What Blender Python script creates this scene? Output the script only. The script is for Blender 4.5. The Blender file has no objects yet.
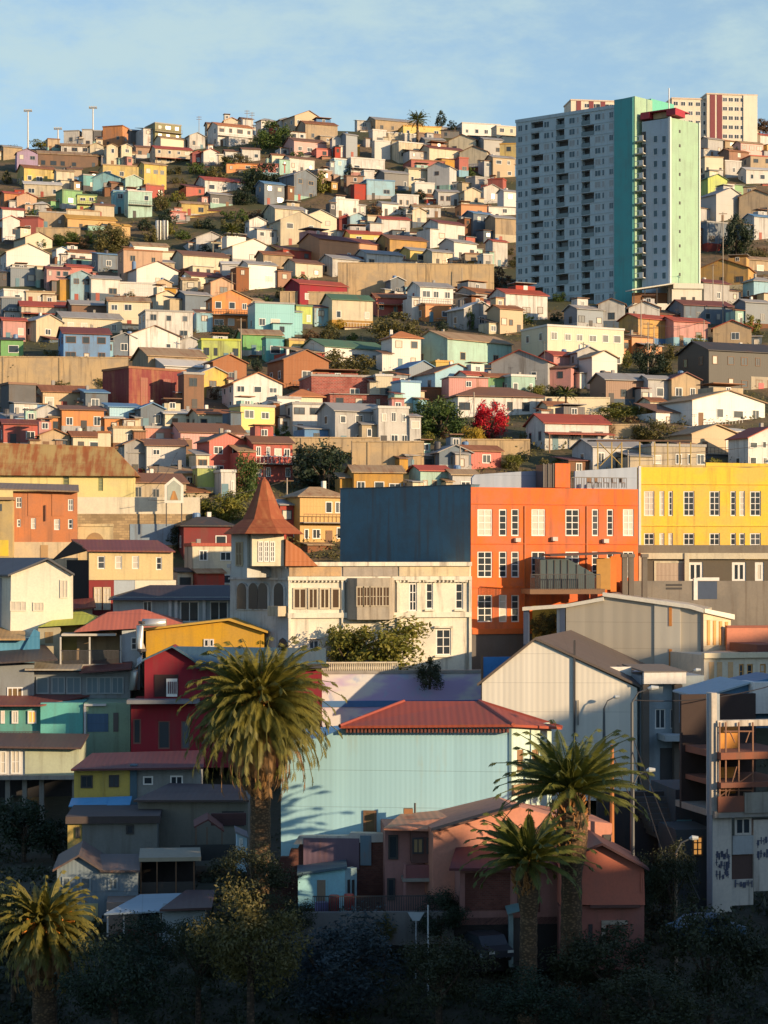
import bpy, math, random
from mathutils import Vector, noise
PI = math.pi
R = random.Random(11)
sc = bpy.context.scene
COL = sc.collection
HOR, F, EYE = 560.0, 2000.0, 40.0          # horizon row, focal length in pixels, eye height in metres

# ------------------------------------------------------------------ terrain
def zr(py, Y): return EYE + (HOR - py) / F * Y
PROF = [(-200, 30), (40, 16), (90, 10)] + [(D, zr(p, D)) for D, p in
        ((104, 1085), (112, 1022), (120, 970), (128, 920), (136, 890), (148, 872), (160, 840), (171, 765), (181, 708), (196, 664), (210, 600), (228, 540), (252, 486), (310, 402), (360, 351), (425, 300),
         (485, 250), (545, 200), (600, 157), (632, 140))] + [(660, 168), (720, 150), (900, 90)]
def sstep(a, b, x):
    t = min(1, max(0, (x - a) / (b - a))); return t * t * (3 - 2 * t)
def terr(x, y):
    for (a, za), (b, zb) in zip(PROF, PROF[1:]):
        if y <= b: break
    z = za + (zb - za) * min(1, max(0, (y - a) / (b - a)))
    k = sstep(480, 620, y)
    z += k * (6 * math.exp(-((x + 15) / 55) ** 2) - 3.0 + 4 * math.exp(-((x - 95) / 40) ** 2))
    z += 0.5 * noise.noise((x * .05, y * .05, 0)) * sstep(100, 300, y)
    return z
def ground(px, py):
    k = (px - 384) / F; s = (HOR - py) / F; Y = 92.0
    while Y < 640:
        if terr(k * Y, Y) >= EYE + s * Y: break
        Y += 1.5
    a, b = Y - 1.5, Y
    for _ in range(12):
        m = (a + b) / 2
        if terr(k * m, m) >= EYE + s * m: b = m
        else: a = m
    return min(b, 632)

# ------------------------------------------------------------------ materials
MATS = {}
def nt(name):
    m = bpy.data.materials.new(name); m.use_nodes = True; t = m.node_tree
    for n in list(t.nodes):
        if n.type != 'BSDF_PRINCIPLED' and n.type != 'OUTPUT_MATERIAL': t.nodes.remove(n)
    return m, t, next(n for n in t.nodes if n.type == 'BSDF_PRINCIPLED')
def N(t, typ, **kw):
    n = t.nodes.new(typ)
    for k, v in kw.items(): setattr(n, k, v)
    return n
def setv(n, **kw):
    for k, v in kw.items(): n.inputs[k.replace('_', ' ')].default_value = v
def L(t, a, b): t.links.new(a, b)
def mathn(t, op, a, b=None, c=None):
    n = N(t, 'ShaderNodeMath', operation=op)
    for i, v in enumerate((a, b, c)):
        if v is None: continue
        if hasattr(v, 'links'): L(t, v, n.inputs[i])
        else: n.inputs[i].default_value = v
    return n.outputs[0]
def mixc(t, f, a, b, mode='MIX'):
    n = N(t, 'ShaderNodeMix', data_type='RGBA', blend_type=mode)
    for i, v in ((0, f), (6, a), (7, b)):
        if hasattr(v, 'links'): L(t, v, n.inputs[i])
        else: n.inputs[i].default_value = v if i == 0 else (*v[:3], 1)
    return n.outputs[2]
def nz(t, vec, scale, detail=4, rough=.6, sc3=None):
    if sc3:
        mp = N(t, 'ShaderNodeMapping'); L(t, vec, mp.inputs[0]); mp.inputs['Scale'].default_value = sc3; vec = mp.outputs[0]
    n = N(t, 'ShaderNodeTexNoise'); L(t, vec, n.inputs['Vector']); setv(n, Scale=scale, Detail=detail, Roughness=rough)
    return n.outputs[0]
def ramp(t, v, a, b):
    n = N(t, 'ShaderNodeMapRange'); L(t, v, n.inputs[0]); n.inputs[1].default_value = a; n.inputs[2].default_value = b
    n.interpolation_type = 'SMOOTHSTEP'; return n.outputs[0]
def coords(t):
    """object coordinates pushed by a random offset so that copies do not repeat"""
    tc = N(t, 'ShaderNodeTexCoord'); oi = N(t, 'ShaderNodeObjectInfo')
    v = N(t, 'ShaderNodeVectorMath', operation='MULTIPLY_ADD'); cx = N(t, 'ShaderNodeCombineXYZ')
    L(t, oi.outputs['Random'], cx.inputs[0]); L(t, oi.outputs['Random'], cx.inputs[1]); L(t, oi.outputs['Random'], cx.inputs[2])
    L(t, cx.outputs[0], v.inputs[0]); v.inputs[1].default_value = (37, 53, 71); L(t, tc.outputs['Object'], v.inputs[2])
    return tc.outputs['Object'], v.outputs[0]
def bump(t, bs, h, strength, dist=.05):
    b = N(t, 'ShaderNodeBump'); setv(b, Strength=strength, Distance=dist); L(t, h, b.inputs['Height']); L(t, b.outputs[0], bs.inputs['Normal'])
def dk(c, k): return tuple(v * k for v in c[:3])
def plaster(c, dirt=.5):
    key = ('pl', c, dirt)
    if key in MATS: return MATS[key]
    m, t, bs = nt('plaster'); o, v = coords(t)
    big = nz(t, v, .35, 5, .65); streak = nz(t, v, 1.0, 4, .6, (1.6, 1.6, .12)); fine = nz(t, v, 6, 3)
    grey = sum(c) / 3
    c1 = mixc(t, mathn(t, 'MULTIPLY', ramp(t, big, .40, .66), .6 * dirt + .1), c, tuple(.6 * x * .8 + .4 * grey * .7 for x in c))
    c2 = mixc(t, mathn(t, 'MULTIPLY', ramp(t, streak, .48, .72), min(.95, .85 * dirt)), c1, (.16 * .5 + c[0] * .3, .12 * .5 + c[1] * .3, .09 * .5 + c[2] * .3))
    c3 = mixc(t, mathn(t, 'MULTIPLY', ramp(t, fine, .3, .8), .12), c2, (.05, .045, .04))
    L(t, c3, bs.inputs['Base Color']); setv(bs, Roughness=.88); bump(t, bs, fine, .15, .03)
    MATS[key] = m; return m
def corr(c, axis='xy', pitch=.3, rust=.25, rough=.55, rc=(.22, .085, .03), bs_=.13):
    key = ('co', c, axis, pitch, rust, rc, bs_)
    if key in MATS: return MATS[key]
    m, t, bs = nt('corrugated_sheet'); o, v = coords(t)
    sx = N(t, 'ShaderNodeSeparateXYZ'); L(t, o, sx.inputs[0])
    u = mathn(t, 'ADD', sx.outputs[0], sx.outputs[1]) if axis == 'xy' else sx.outputs['xyz'.index(axis)]
    wv = mathn(t, 'SINE', mathn(t, 'MULTIPLY', u, 2 * PI / pitch))
    sc3 = {'xy': (1.1, 1.1, .1), 'x': (1.1, .12, .12), 'y': (.12, 1.1, .12)}[axis]
    st = nz(t, v, 1.2, 4, .65, sc3); big = nz(t, v, .3, 6, .7)
    pan = N(t, 'ShaderNodeTexWhiteNoise', noise_dimensions='1D')
    L(t, mathn(t, 'FLOOR', mathn(t, 'MULTIPLY', u, 1 / .85)), pan.inputs['W'])
    f = mathn(t, 'ADD', mathn(t, 'MULTIPLY', st, .6), mathn(t, 'MULTIPLY', big, .4))
    base = mixc(t, mathn(t, 'MULTIPLY', pan.outputs[0], .28), c, dk(c, .62))
    c1 = mixc(t, mathn(t, 'MULTIPLY', ramp(t, f, .62 - .3 * rust, .82 - .3 * rust), min(1, .35 + .8 * rust) if rust > .05 else .1), base, rc)
    seam = mathn(t, 'LESS_THAN', mathn(t, 'FRACT', mathn(t, 'MULTIPLY', sx.outputs[2] if axis != 'y' else sx.outputs[0], 1 / 2.35)), .025)
    c1 = mixc(t, mathn(t, 'MULTIPLY', seam, .35), c1, dk(c, .45))
    L(t, c1, bs.inputs['Base Color']); setv(bs, Roughness=rough); bump(t, bs, wv, bs_, .03)
    MATS[key] = m; return m
def brick(c, mort=(.3, .26, .22), scale=1.0):
    key = ('br', c, scale)
    if key in MATS: return MATS[key]
    m, t, bs = nt('brick'); o, v = coords(t)
    sx = N(t, 'ShaderNodeSeparateXYZ'); L(t, o, sx.inputs[0]); cb = N(t, 'ShaderNodeCombineXYZ')
    L(t, mathn(t, 'ADD', sx.outputs[0], sx.outputs[1]), cb.inputs[0]); L(t, sx.outputs[2], cb.inputs[1])
    b = N(t, 'ShaderNodeTexBrick'); L(t, cb.outputs[0], b.inputs['Vector']); setv(b, Scale=scale)
    b.inputs['Color1'].default_value = (*c, 1); b.inputs['Color2'].default_value = (*dk(c, .6), 1); b.inputs['Mortar'].default_value = (*mort, 1)
    setv(b, Mortar_Size=.02, Brick_Width=.5, Row_Height=.22)
    c2 = mixc(t, ramp(t, nz(t, v, .5, 5), .4, .8), b.outputs[0], dk(c, .45)); L(t, c2, bs.inputs['Base Color']); setv(bs, Roughness=.9)
    MATS[key] = m; return m
def simple(c, rough=.6, metal=0, em=0):
    key = ('si', c, rough, metal, em)
    if key in MATS: return MATS[key]
    m, t, bs = nt('painted'); o, v = coords(t)
    c1 = mixc(t, mathn(t, 'MULTIPLY', ramp(t, nz(t, v, 2.5, 4), .4, .75), .3), c, dk(c, .6)); L(t, c1, bs.inputs['Base Color'])
    setv(bs, Roughness=rough, Metallic=metal)
    if em: bs.inputs['Emission Color'].default_value = (*c, 1); bs.inputs['Emission Strength'].default_value = em
    MATS[key] = m; return m
def glass(c=(.035, .045, .055), rough=.12):
    key = ('gl', c)
    if key in MATS: return MATS[key]
    m, t, bs = nt('window_glass'); o, v = coords(t); oi = N(t, 'ShaderNodeObjectInfo')
    c1 = mixc(t, ramp(t, oi.outputs['Random'], .7, 1.2), c, (c[0] * 2.5 + .05, c[1] * 2.5 + .045, c[2] * 2.5 + .04)); L(t, c1, bs.inputs['Base Color'])
    setv(bs, Roughness=rough); bs.inputs['Specular IOR Level'].default_value = .5
    MATS[key] = m; return m
def leafmat(c, c2):
    key = ('le', c, c2)
    if key in MATS: return MATS[key]
    m, t, bs = nt('leaves'); g = N(t, 'ShaderNodeNewGeometry'); o, v = coords(t)
    f = mathn(t, 'ADD', mathn(t, 'MULTIPLY', g.outputs['Random Per Island'], .5), mathn(t, 'MULTIPLY', ramp(t, nz(t, v, .9, 3), .35, .65), .5))
    L(t, mixc(t, f, c, c2), bs.inputs['Base Color']); setv(bs, Roughness=.62)
    tr = N(t, 'ShaderNodeBsdfTranslucent'); L(t, mixc(t, f, dk(c, 1.1), dk(c2, 1.3)), tr.inputs[0]); mx = N(t, 'ShaderNodeMixShader'); mx.inputs[0].default_value = .22
    out = next(n for n in t.nodes if n.type == 'OUTPUT_MATERIAL'); L(t, bs.outputs[0], mx.inputs[1]); L(t, tr.outputs[0], mx.inputs[2]); L(t, mx.outputs[0], out.inputs[0])
    MATS[key] = m; return m
def barkmat(c, ring=4.0):
    key = ('ba', c, ring)
    if key in MATS: return MATS[key]
    m, t, bs = nt('bark'); o, v = coords(t)
    vo = N(t, 'ShaderNodeTexVoronoi'); mp = N(t, 'ShaderNodeMapping'); L(t, v, mp.inputs[0]); mp.inputs['Scale'].default_value = (1, 1, 1.7); L(t, mp.outputs[0], vo.inputs['Vector']); setv(vo, Scale=ring)
    L(t, mixc(t, ramp(t, vo.outputs[0], .1, .6), c, dk(c, .35)), bs.inputs['Base Color']); setv(bs, Roughness=.9); bump(t, bs, vo.outputs[0], -.8, .12)
    MATS[key] = m; return m
def earthmat():
    m, t, bs = nt('earth'); tc = N(t, 'ShaderNodeTexCoord'); v = tc.outputs['Object']
    a = nz(t, v, .045, 6, .6); b = nz(t, v, .4, 5, .7); c = nz(t, v, 2.2, 4, .7)
    c1 = mixc(t, ramp(t, b, .35, .7), (.20, .13, .065), (.10, .07, .04))
    c2 = mixc(t, ramp(t, a, .42, .56), c1, (.06, .065, .022)); c3 = mixc(t, mathn(t, 'MULTIPLY', ramp(t, c, .45, .7), .6), c2, (.055, .04, .02))
    sp = N(t, 'ShaderNodeSeparateXYZ'); L(t, v, sp.inputs[0])
    near = ramp(t, sp.outputs[1], 200, 165)
    L(t, mixc(t, near, c3, mixc(t, c, (.035, .04, .022), (.075, .06, .04))), bs.inputs['Base Color']); setv(bs, Roughness=.95); bump(t, bs, b, .6, .4)
    return m

# ------------------------------------------------------------------ meshes and things
class MB:
    def __init__(s): s.v, s.f = [], []
    def add(s, vs, fs):
        n = len(s.v); s.v += [tuple(p) for p in vs]; s.f += [tuple(i + n for i in q) for q in fs]; return s
    def box(s, x0, x1, y0, y1, z0, z1):
        return s.add([(x0, y0, z0), (x1, y0, z0), (x1, y1, z0), (x0, y1, z0), (x0, y0, z1), (x1, y0, z1), (x1, y1, z1), (x0, y1, z1)],
                     [(3, 2, 1, 0), (4, 5, 6, 7), (0, 1, 5, 4), (1, 2, 6, 5), (2, 3, 7, 6), (3, 0, 4, 7)])
    def prism(s, poly, y0, y1, dx=0, dz=0):      # polygon in x,z swept along y (shifted by dx, dz at the far end)
        n = len(poly); a = sum(poly[i][0] * poly[(i + 1) % n][1] - poly[(i + 1) % n][0] * poly[i][1] for i in range(n))
        if a < 0: poly = poly[::-1]
        return s.add([(x, y0, z) for x, z in poly] + [(x + dx, y1, z + dz) for x, z in poly],
                     [tuple(range(n)), tuple(range(2 * n - 1, n - 1, -1))] + [(i, i + n, (i + 1) % n + n, (i + 1) % n) for i in range(n)])
    def prismx(s, poly, x0, x1):                  # polygon in y,z swept along x
        n = len(poly); a = sum(poly[i][0] * poly[(i + 1) % n][1] - poly[(i + 1) % n][0] * poly[i][1] for i in range(n))
        if a > 0: poly = poly[::-1]
        return s.add([(x0, y, z) for y, z in poly] + [(x1, y, z) for y, z in poly],
                     [tuple(range(n)), tuple(range(2 * n - 1, n - 1, -1))] + [(i, i + n, (i + 1) % n + n, (i + 1) % n) for i in range(n)])
    def plan(s, poly, z0, z1):                    # polygon in x,y swept up
        n = len(poly); a = sum(poly[i][0] * poly[(i + 1) % n][1] - poly[(i + 1) % n][0] * poly[i][1] for i in range(n))
        if a < 0: poly = poly[::-1]
        return s.add([(x, y, z0) for x, y in poly] + [(x, y, z1) for x, y in poly],
                     [tuple(range(n - 1, -1, -1)), tuple(range(n, 2 * n))] + [(i, (i + 1) % n, (i + 1) % n + n, i + n) for i in range(n)])
    def tube(s, pts, rads, n=6):
        pts = [Vector(p) for p in pts]; rings = []
        if not isinstance(rads, (list, tuple)): rads = [rads] * len(pts)
        for i, p in enumerate(pts):
            d = (pts[min(i + 1, len(pts) - 1)] - pts[max(i - 1, 0)]).normalized()
            a = d.cross(Vector((0, 0, 1)) if abs(d.z) < .95 else Vector((1, 0, 0))).normalized(); b = d.cross(a)
            rings.append([p + (a * math.cos(2 * PI * k / n) + b * math.sin(2 * PI * k / n)) * rads[i] for k in range(n)])
        vs = [q for r in rings for q in r]; m = len(pts)
        return s.add(vs, [(i * n + k, (i + 1) * n + k, (i + 1) * n + (k + 1) % n, i * n + (k + 1) % n) for i in range(m - 1) for k in range(n)]
                     + [tuple(range(n)), tuple((m - 1) * n + k for k in range(n - 1, -1, -1))])
    def slab(s, a, b, c, d, t):                   # a four-cornered sheet with thickness t upward
        return s.add([a, b, c, d] + [(p[0], p[1], p[2] + t) for p in (a, b, c, d)],
                     [(3, 2, 1, 0), (4, 5, 6, 7), (0, 1, 5, 4), (1, 2, 6, 5), (2, 3, 7, 6), (3, 0, 4, 7)])
    def mesh(s, name, smooth=False):
        me = bpy.data.meshes.new(name); me.from_pydata(s.v, [], s.f)
        if smooth: me.polygons.foreach_set('use_smooth', [True] * len(me.polygons))
        me.update(); return me
    def build(s, name, mat, parent=None, fr=None, smooth=False):
        return inst(name, s.mesh(name, smooth), mat, parent, fr.rel(parent) if fr else (0, 0, 0), fr.yaw if fr else 0)
def inst(name, me, mat, parent=None, loc=(0, 0, 0), rz=0, scale=None):
    o = bpy.data.objects.new(name, me); COL.objects.link(o)
    if not me.materials: me.materials.append(mat)
    if me.materials[0] != mat:
        o.material_slots[0].link = 'OBJECT'; o.material_slots[0].material = mat
    if parent: o.parent = parent
    o.location = loc; o.rotation_euler = (0, 0, rz)
    if scale: o.scale = scale
    return o
def tag(o, label, cat, group=None, kind=None):
    if label: o['label'] = label
    if cat: o['category'] = cat
    if group: o['group'] = group
    if kind: o['kind'] = kind
    return o
def thing(name, label, cat, loc, rz=0, group=None):
    o = bpy.data.objects.new(name, None); COL.objects.link(o); o.location = loc; o.rotation_euler = (0, 0, rz); o.empty_display_size = .5
    o['kind'] = 'thing'; return tag(o, label, cat, group)
class Fr:
    """a facade: its left end stands at pixel column px and depth D; local x runs right along it, y runs into the building, z up"""
    def __init__(s, px, D, yaw, base):
        s.O = Vector(((px - 384) / F * D, D, zr(base, D))); s.yaw = math.radians(yaw); s.c, s.s = math.cos(s.yaw), math.sin(s.yaw)
    def x(s, px, dep=0):
        k = (px - 384) / F
        return (k * (s.O.y + s.c * dep) - s.O.x + s.s * dep) / (s.c - k * s.s)
    def z(s, py, px, dep=0):
        Y = s.O.y + s.s * s.x(px, dep) + s.c * dep; return zr(py, Y) - s.O.z
    def pt(s, px, py, dep=0): return (s.x(px, dep), s.z(py, px, dep))
    def rel(s, parent):
        return s.O - parent.location if parent else s.O
    def world(s, x, y, z): return Vector((s.O.x + s.c * x - s.s * y, s.O.y + s.s * x + s.c * y, s.O.z + z))
def wall_holes(b, x0, x1, z0, z1, holes, y=0, rev=.22, top=None):
    """front face with real openings and reveals; top(x) optional sloped top"""
    xs = sorted({x0, x1} | {h[0] for h in holes} | {h[1] for h in holes}); zs = sorted({z0, z1} | {h[2] for h in holes} | {h[3] for h in holes})
    for i in range(len(xs) - 1):
        for j in range(len(zs) - 1):
            cx, cz = (xs[i] + xs[i + 1]) / 2, (zs[j] + zs[j + 1]) / 2
            if any(h[0] < cx < h[1] and h[2] < cz < h[3] for h in holes): continue
            b.add([(xs[i], y, zs[j]), (xs[i + 1], y, zs[j]), (xs[i + 1], y, zs[j + 1]), (xs[i], y, zs[j + 1])], [(0, 1, 2, 3)])
    for a, c, d, e in holes:
        r = y + rev
        b.add([(a, y, d), (c, y, d), (c, y, e), (a, y, e), (a, r, d), (c, r, d), (c, r, e), (a, r, e)], [(0, 4, 5, 1), (1, 5, 6, 2), (2, 6, 7, 3), (3, 7, 4, 0)])
WIN = {}
def window(parent, x, z, w, h, nx=1, nzr=1, frame=None, pane=None, y=0.0, rz=0.0, fw=.09, proud=.06, name='window', off=(0, 0, 0)):
    """a window whose frame stands proud of plane y; the glass is a sub-part"""
    w, h = round(w * 20) / 20, round(h * 20) / 20; key = (w, h, nx, nzr, fw, proud)
    if key not in WIN:
        a, g = MB(), MB(); p = proud
        a.box(-w / 2, w / 2, -p, .02, 0, fw).box(-w / 2, w / 2, -p, .02, h - fw, h).box(-w / 2, -w / 2 + fw, -p, .02, fw, h - fw).box(w / 2 - fw, w / 2, -p, .02, fw, h - fw)
        for i in range(1, nx): xx = -w / 2 + w * i / nx; a.box(xx - fw * .35, xx + fw * .35, -p * .9, .02, fw, h - fw)
        for j in range(1, nzr): zz = h * j / nzr; a.box(-w / 2 + fw, w / 2 - fw, -p * .8, .019, zz - fw * .3, zz + fw * .3)
        g.box(-w / 2 + fw * .5, w / 2 - fw * .5, -.02, .01, fw * .5, h - fw * .5)
        WIN[key] = (a.mesh('window'), g.mesh('pane'))
    fm, gm = WIN[key]
    o = inst(name, fm, frame or WHITE, parent, (x + off[0], y + off[1], z + off[2]), rz); inst('pane', gm, pane or GLASS, o)
    return o
C = dict(white=(.76, .73, .68), cream=(.73, .63, .44), yellow=(.78, .55, .10), ochre=(.62, .33, .05), orange=(.74, .25, .04), peach=(.68, .40, .23), red=(.50, .06, .035),
         maroon=(.20, .03, .03), crimson=(.30, .015, .03), pink=(.66, .30, .27), purple=(.44, .30, .52), blue=(.13, .30, .58), lightblue=(.32, .58, .72), aqua=(.28, .66, .70), teal=(.10, .42, .42),
         mint=(.42, .68, .58), grey=(.42, .41, .40), palegrey=(.58, .57, .56), darkgrey=(.12, .12, .125), green=(.16, .45, .13), lime=(.52, .62, .13), brown=(.25, .115, .055), tan=(.50, .35, .19),
         black=(.028, .026, .024), beige=(.58, .47, .31), slate=(.13, .18, .24), olive=(.34, .32, .10), rust=(.30, .11, .04), salmon=(.62, .22, .14))
RC = dict(rust=(.30, .12, .05), grey=(.30, .29, .28), red=(.36, .07, .04), brown=(.19, .095, .055), green=(.08, .16, .09), black=(.05, .045, .045), orange=(.45, .17, .06), blue=(.10, .22, .38),
          pale=(.55, .53, .50), maroon=(.17, .05, .04), tan=(.36, .25, .14), ochre=(.55, .31, .06), lime=(.45, .48, .05), coral=(.62, .17, .09))
WHITE = simple((.75, .73, .69), .5); DARK = simple((.05, .045, .045), .6); CONC = plaster((.33, .30, .26), .7); WOOD = simple((.20, .11, .06), .75); IRON = simple((.06, .055, .055), .5)
GLASS = glass(); CURT = simple((.55, .50, .42), .6); AMBER_GLOW = simple((.95, .42, .10), .5, 0, .4)  # amber panes glow by themselves, standing in for sun reflected in glass
STONE = brick((.52, .37, .20), (.28, .20, .12), .8)
def roofmat(rc, ax): return corr(RC[rc], ax, .35, {'rust': .75, 'tan': .55, 'red': .3, 'pale': .2}.get(rc, .35), .65)
# ------------------------------------------------------------------ houses on the hillside
HS = []          # (thing, px centre, py centre, description words)
CELL = 4; OCC = set()
def occupy(x0, x1, y0, y1):
    for i in range(int(x0 // CELL), int(x1 // CELL) + 1):
        for j in range(int(y0 // CELL), int(y1 // CELL) + 1): OCC.add((i, j))
def roof_mesh(rt, w, d, e, H, o=.35, t=.13):
    b = MB(); hw, hd = w / 2, d / 2
    if rt == 'g':
        k = (H - e) / hw; z = e - o * k
        for s in (-1, 1): b.prism([(0, H), (s * (hw + o), z), (s * (hw + o), z + t), (0, H + t)], -hd - o, hd + o)
    elif rt == 'r':
        k = (H - e) / hd; z = e - o * k
        for s in (-1, 1): b.prismx([(0, H), (s * (hd + o), z), (s * (hd + o), z + t), (0, H + t)], -hw - o, hw + o)
    elif rt == 's':                      # single pitch falling to the front
        k = (H - e) / d; b.prismx([(-hd - o, e - o * k), (hd + o, H + o * k), (hd + o, H + o * k + t), (-hd - o, e - o * k + t)], -hw - o, hw + o)
    elif rt == 'h':
        o2 = o + .1; rl = max(0.2, (w - d) / 2); rd = max(.05, (d - w) / 2)
        A = [(-hw - o2, -hd - o2, e - .1), (hw + o2, -hd - o2, e - .1), (hw + o2, hd + o2, e - .1), (-hw - o2, hd + o2, e - .1)]
        b.add(A + [(x, y, z + t) for x, y, z in A] + [(-rl, -rd, H + t), (rl, -rd, H + t), (rl, rd, H + t), (-rl, rd, H + t)],
              [(3, 2, 1, 0), (0, 1, 5, 4), (1, 2, 6, 5), (2, 3, 7, 6), (3, 0, 4, 7), (4, 5, 9, 8), (5, 6, 10, 9), (6, 7, 11, 10), (7, 4, 8, 11), (8, 9, 10, 11)])
    else:
        b.box(-hw - .12, hw + .12, -hd - .12, hd + .12, H - .02, H + t)
        b.box(-hw - .12, hw + .12, -hd - .12, -hd + .1, H + t, H + .32).box(-hw - .12, -hw + .1, -hd + .1, hd + .12, H + t, H + .32).box(hw - .1, hw + .12, -hd + .1, hd + .12, H + t, H + .32)
    return b
def wall_mesh(rt, w, d, e, H, z0=0.):
    b = MB(); hw, hd = w / 2, d / 2
    if rt == 'g': b.prism([(-hw, z0), (hw, z0), (hw, e), (0, H - .01), (-hw, e)], -hd, hd)
    elif rt == 'r': b.prismx([(-hd, z0), (hd, z0), (hd, e), (0, H - .01), (-hd, e)], -hw, hw)
    elif rt == 's': b.prismx([(-hd, z0), (hd, z0), (hd, H - .01), (-hd, e)], -hw, hw)
    else: b.box(-hw, hw, -hd, hd, z0, (e if rt == 'h' else H) - .03)
    return b
ANX = ('white', 'cream', 'palegrey', 'palegrey', 'grey', 'brown', 'beige', 'slate', 'rust', 'pink', 'darkgrey', 'ochre', 'lightblue', 'red', 'white', 'mint', 'blue')
def annex(t, x0, x1, y0, y1, z1, wm, win=True, flat=False):
    MB().box(x0, x1, y0, y1, -4.4, z1).build('annex', wm, t); rm = roofmat(R.choice(('grey', 'rust', 'brown', 'grey', 'tan', 'maroon', 'black', 'pale')), 'x'); sl = 0 if flat else R.uniform(.12, .3) * (y1 - y0)
    MB().slab((x0 - .2, y0 - .35, z1 + .02), (x1 + .2, y0 - .35, z1 + .02), (x1 + .2, y1, z1 + .03 + sl), (x0 - .2, y1, z1 + .03 + sl), .1).build('annex_roof', rm, t)
    if win and x1 - x0 > 1.4 and z1 > .9:
        for i in range(max(1, int((x1 - x0) / 2.4))):
            if R.random() < .75: window(t, x0 + (x1 - x0) * (i + .5) / max(1, int((x1 - x0) / 2.4)), max(.1, z1 - 1.6), R.choice((.7, .9, 1.2)), min(1.1, z1 - .3), R.choice((1, 2)), 1, R.choice((WHITE, WOOD, DARK)), R.choice((GLASS, GLASS, CURT)), y0)
    elif win and flat and R.random() < .6:              # roof used as a terrace with a rail
        b = MB().box(x0, x1, y0 - .02, y0 + .03, z1 + .95, z1 + 1.0)
        for i in range(int((x1 - x0) / .6) + 1): xx = x0 + min(x1 - x0 - .04, i * .6); b.box(xx, xx + .04, y0 - .015, y0 + .02, z1 + .05, z1 + .95)
        b.build('terrace_rail', R.choice((WHITE, WOOD, IRON)), t)
def annexes(t, w, d, e, H, wm, Y):
    pick = lambda: wm if R.random() < .3 else R.choice((plaster, plaster, lambda c, k: corr(c, 'xy', .35, .5)))(tuple(round(v * .8, 3) for v in C[R.choice(ANX)]), .8)
    for s in (-1, 1):
        if R.random() < .52:
            aw, ad, az = R.uniform(.22, .5) * w, R.uniform(.5, .9) * d, R.uniform(.42, .85) * e; y0 = R.choice((-d / 2 - R.uniform(-.3, .8), d / 2 - ad - .05)); xa = s * (w / 2 + .01)
            annex(t, min(xa, xa + s * aw), max(xa, xa + s * aw), y0, y0 + ad, az, pick())
    if R.random() < .6:
        aw = R.uniform(.35, .85) * w; x0 = R.uniform(-w / 2, w / 2 - aw); ad = R.uniform(1.6, 3.0); annex(t, x0, x0 + aw, -d / 2 - ad - .1, -d / 2 - .1, R.uniform(-.9, .35) if R.random() < .7 else e * .4, pick(), True, R.random() < .6)
    if R.random() < .22 and w > 4:
        aw = R.uniform(.3, .5) * w; x0 = R.uniform(-w / 2, w / 2 - aw); MB().box(x0, x0 + aw, d * .05, d / 2 - .05, e, H + R.uniform(.8, 1.5)).build('upper_room', pick(), t); 
        MB().box(x0 - .2, x0 + aw + .2, d * .05 - .3, d / 2 + .1, H + 1.5, H + 1.62).build('upper_roof', roofmat(R.choice(('grey', 'rust', 'brown')), 'x'), t); window(t, x0 + aw / 2, H + .1, .9, .9, 2, 1, WHITE, GLASS, d * .05)
    if R.random() < .25:
        b = MB(); xx = R.uniform(-.35, .35) * w; b.tube([(xx, d * .2, e), (xx, d * .2, H + .5), (xx, d * .2, H + .6)], [.45, .45, .3], 10); b.build('water_drum', R.choice((simple((.55, .53, .5), .5), simple((.06, .06, .07), .5), simple((.12, .22, .4), .5))), t)
def poly_roofname(rt): return {'g': 'gable', 'r': 'pitched', 's': 'lean-to', 'h': 'hipped', 'f': 'flat'}[rt]
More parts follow.
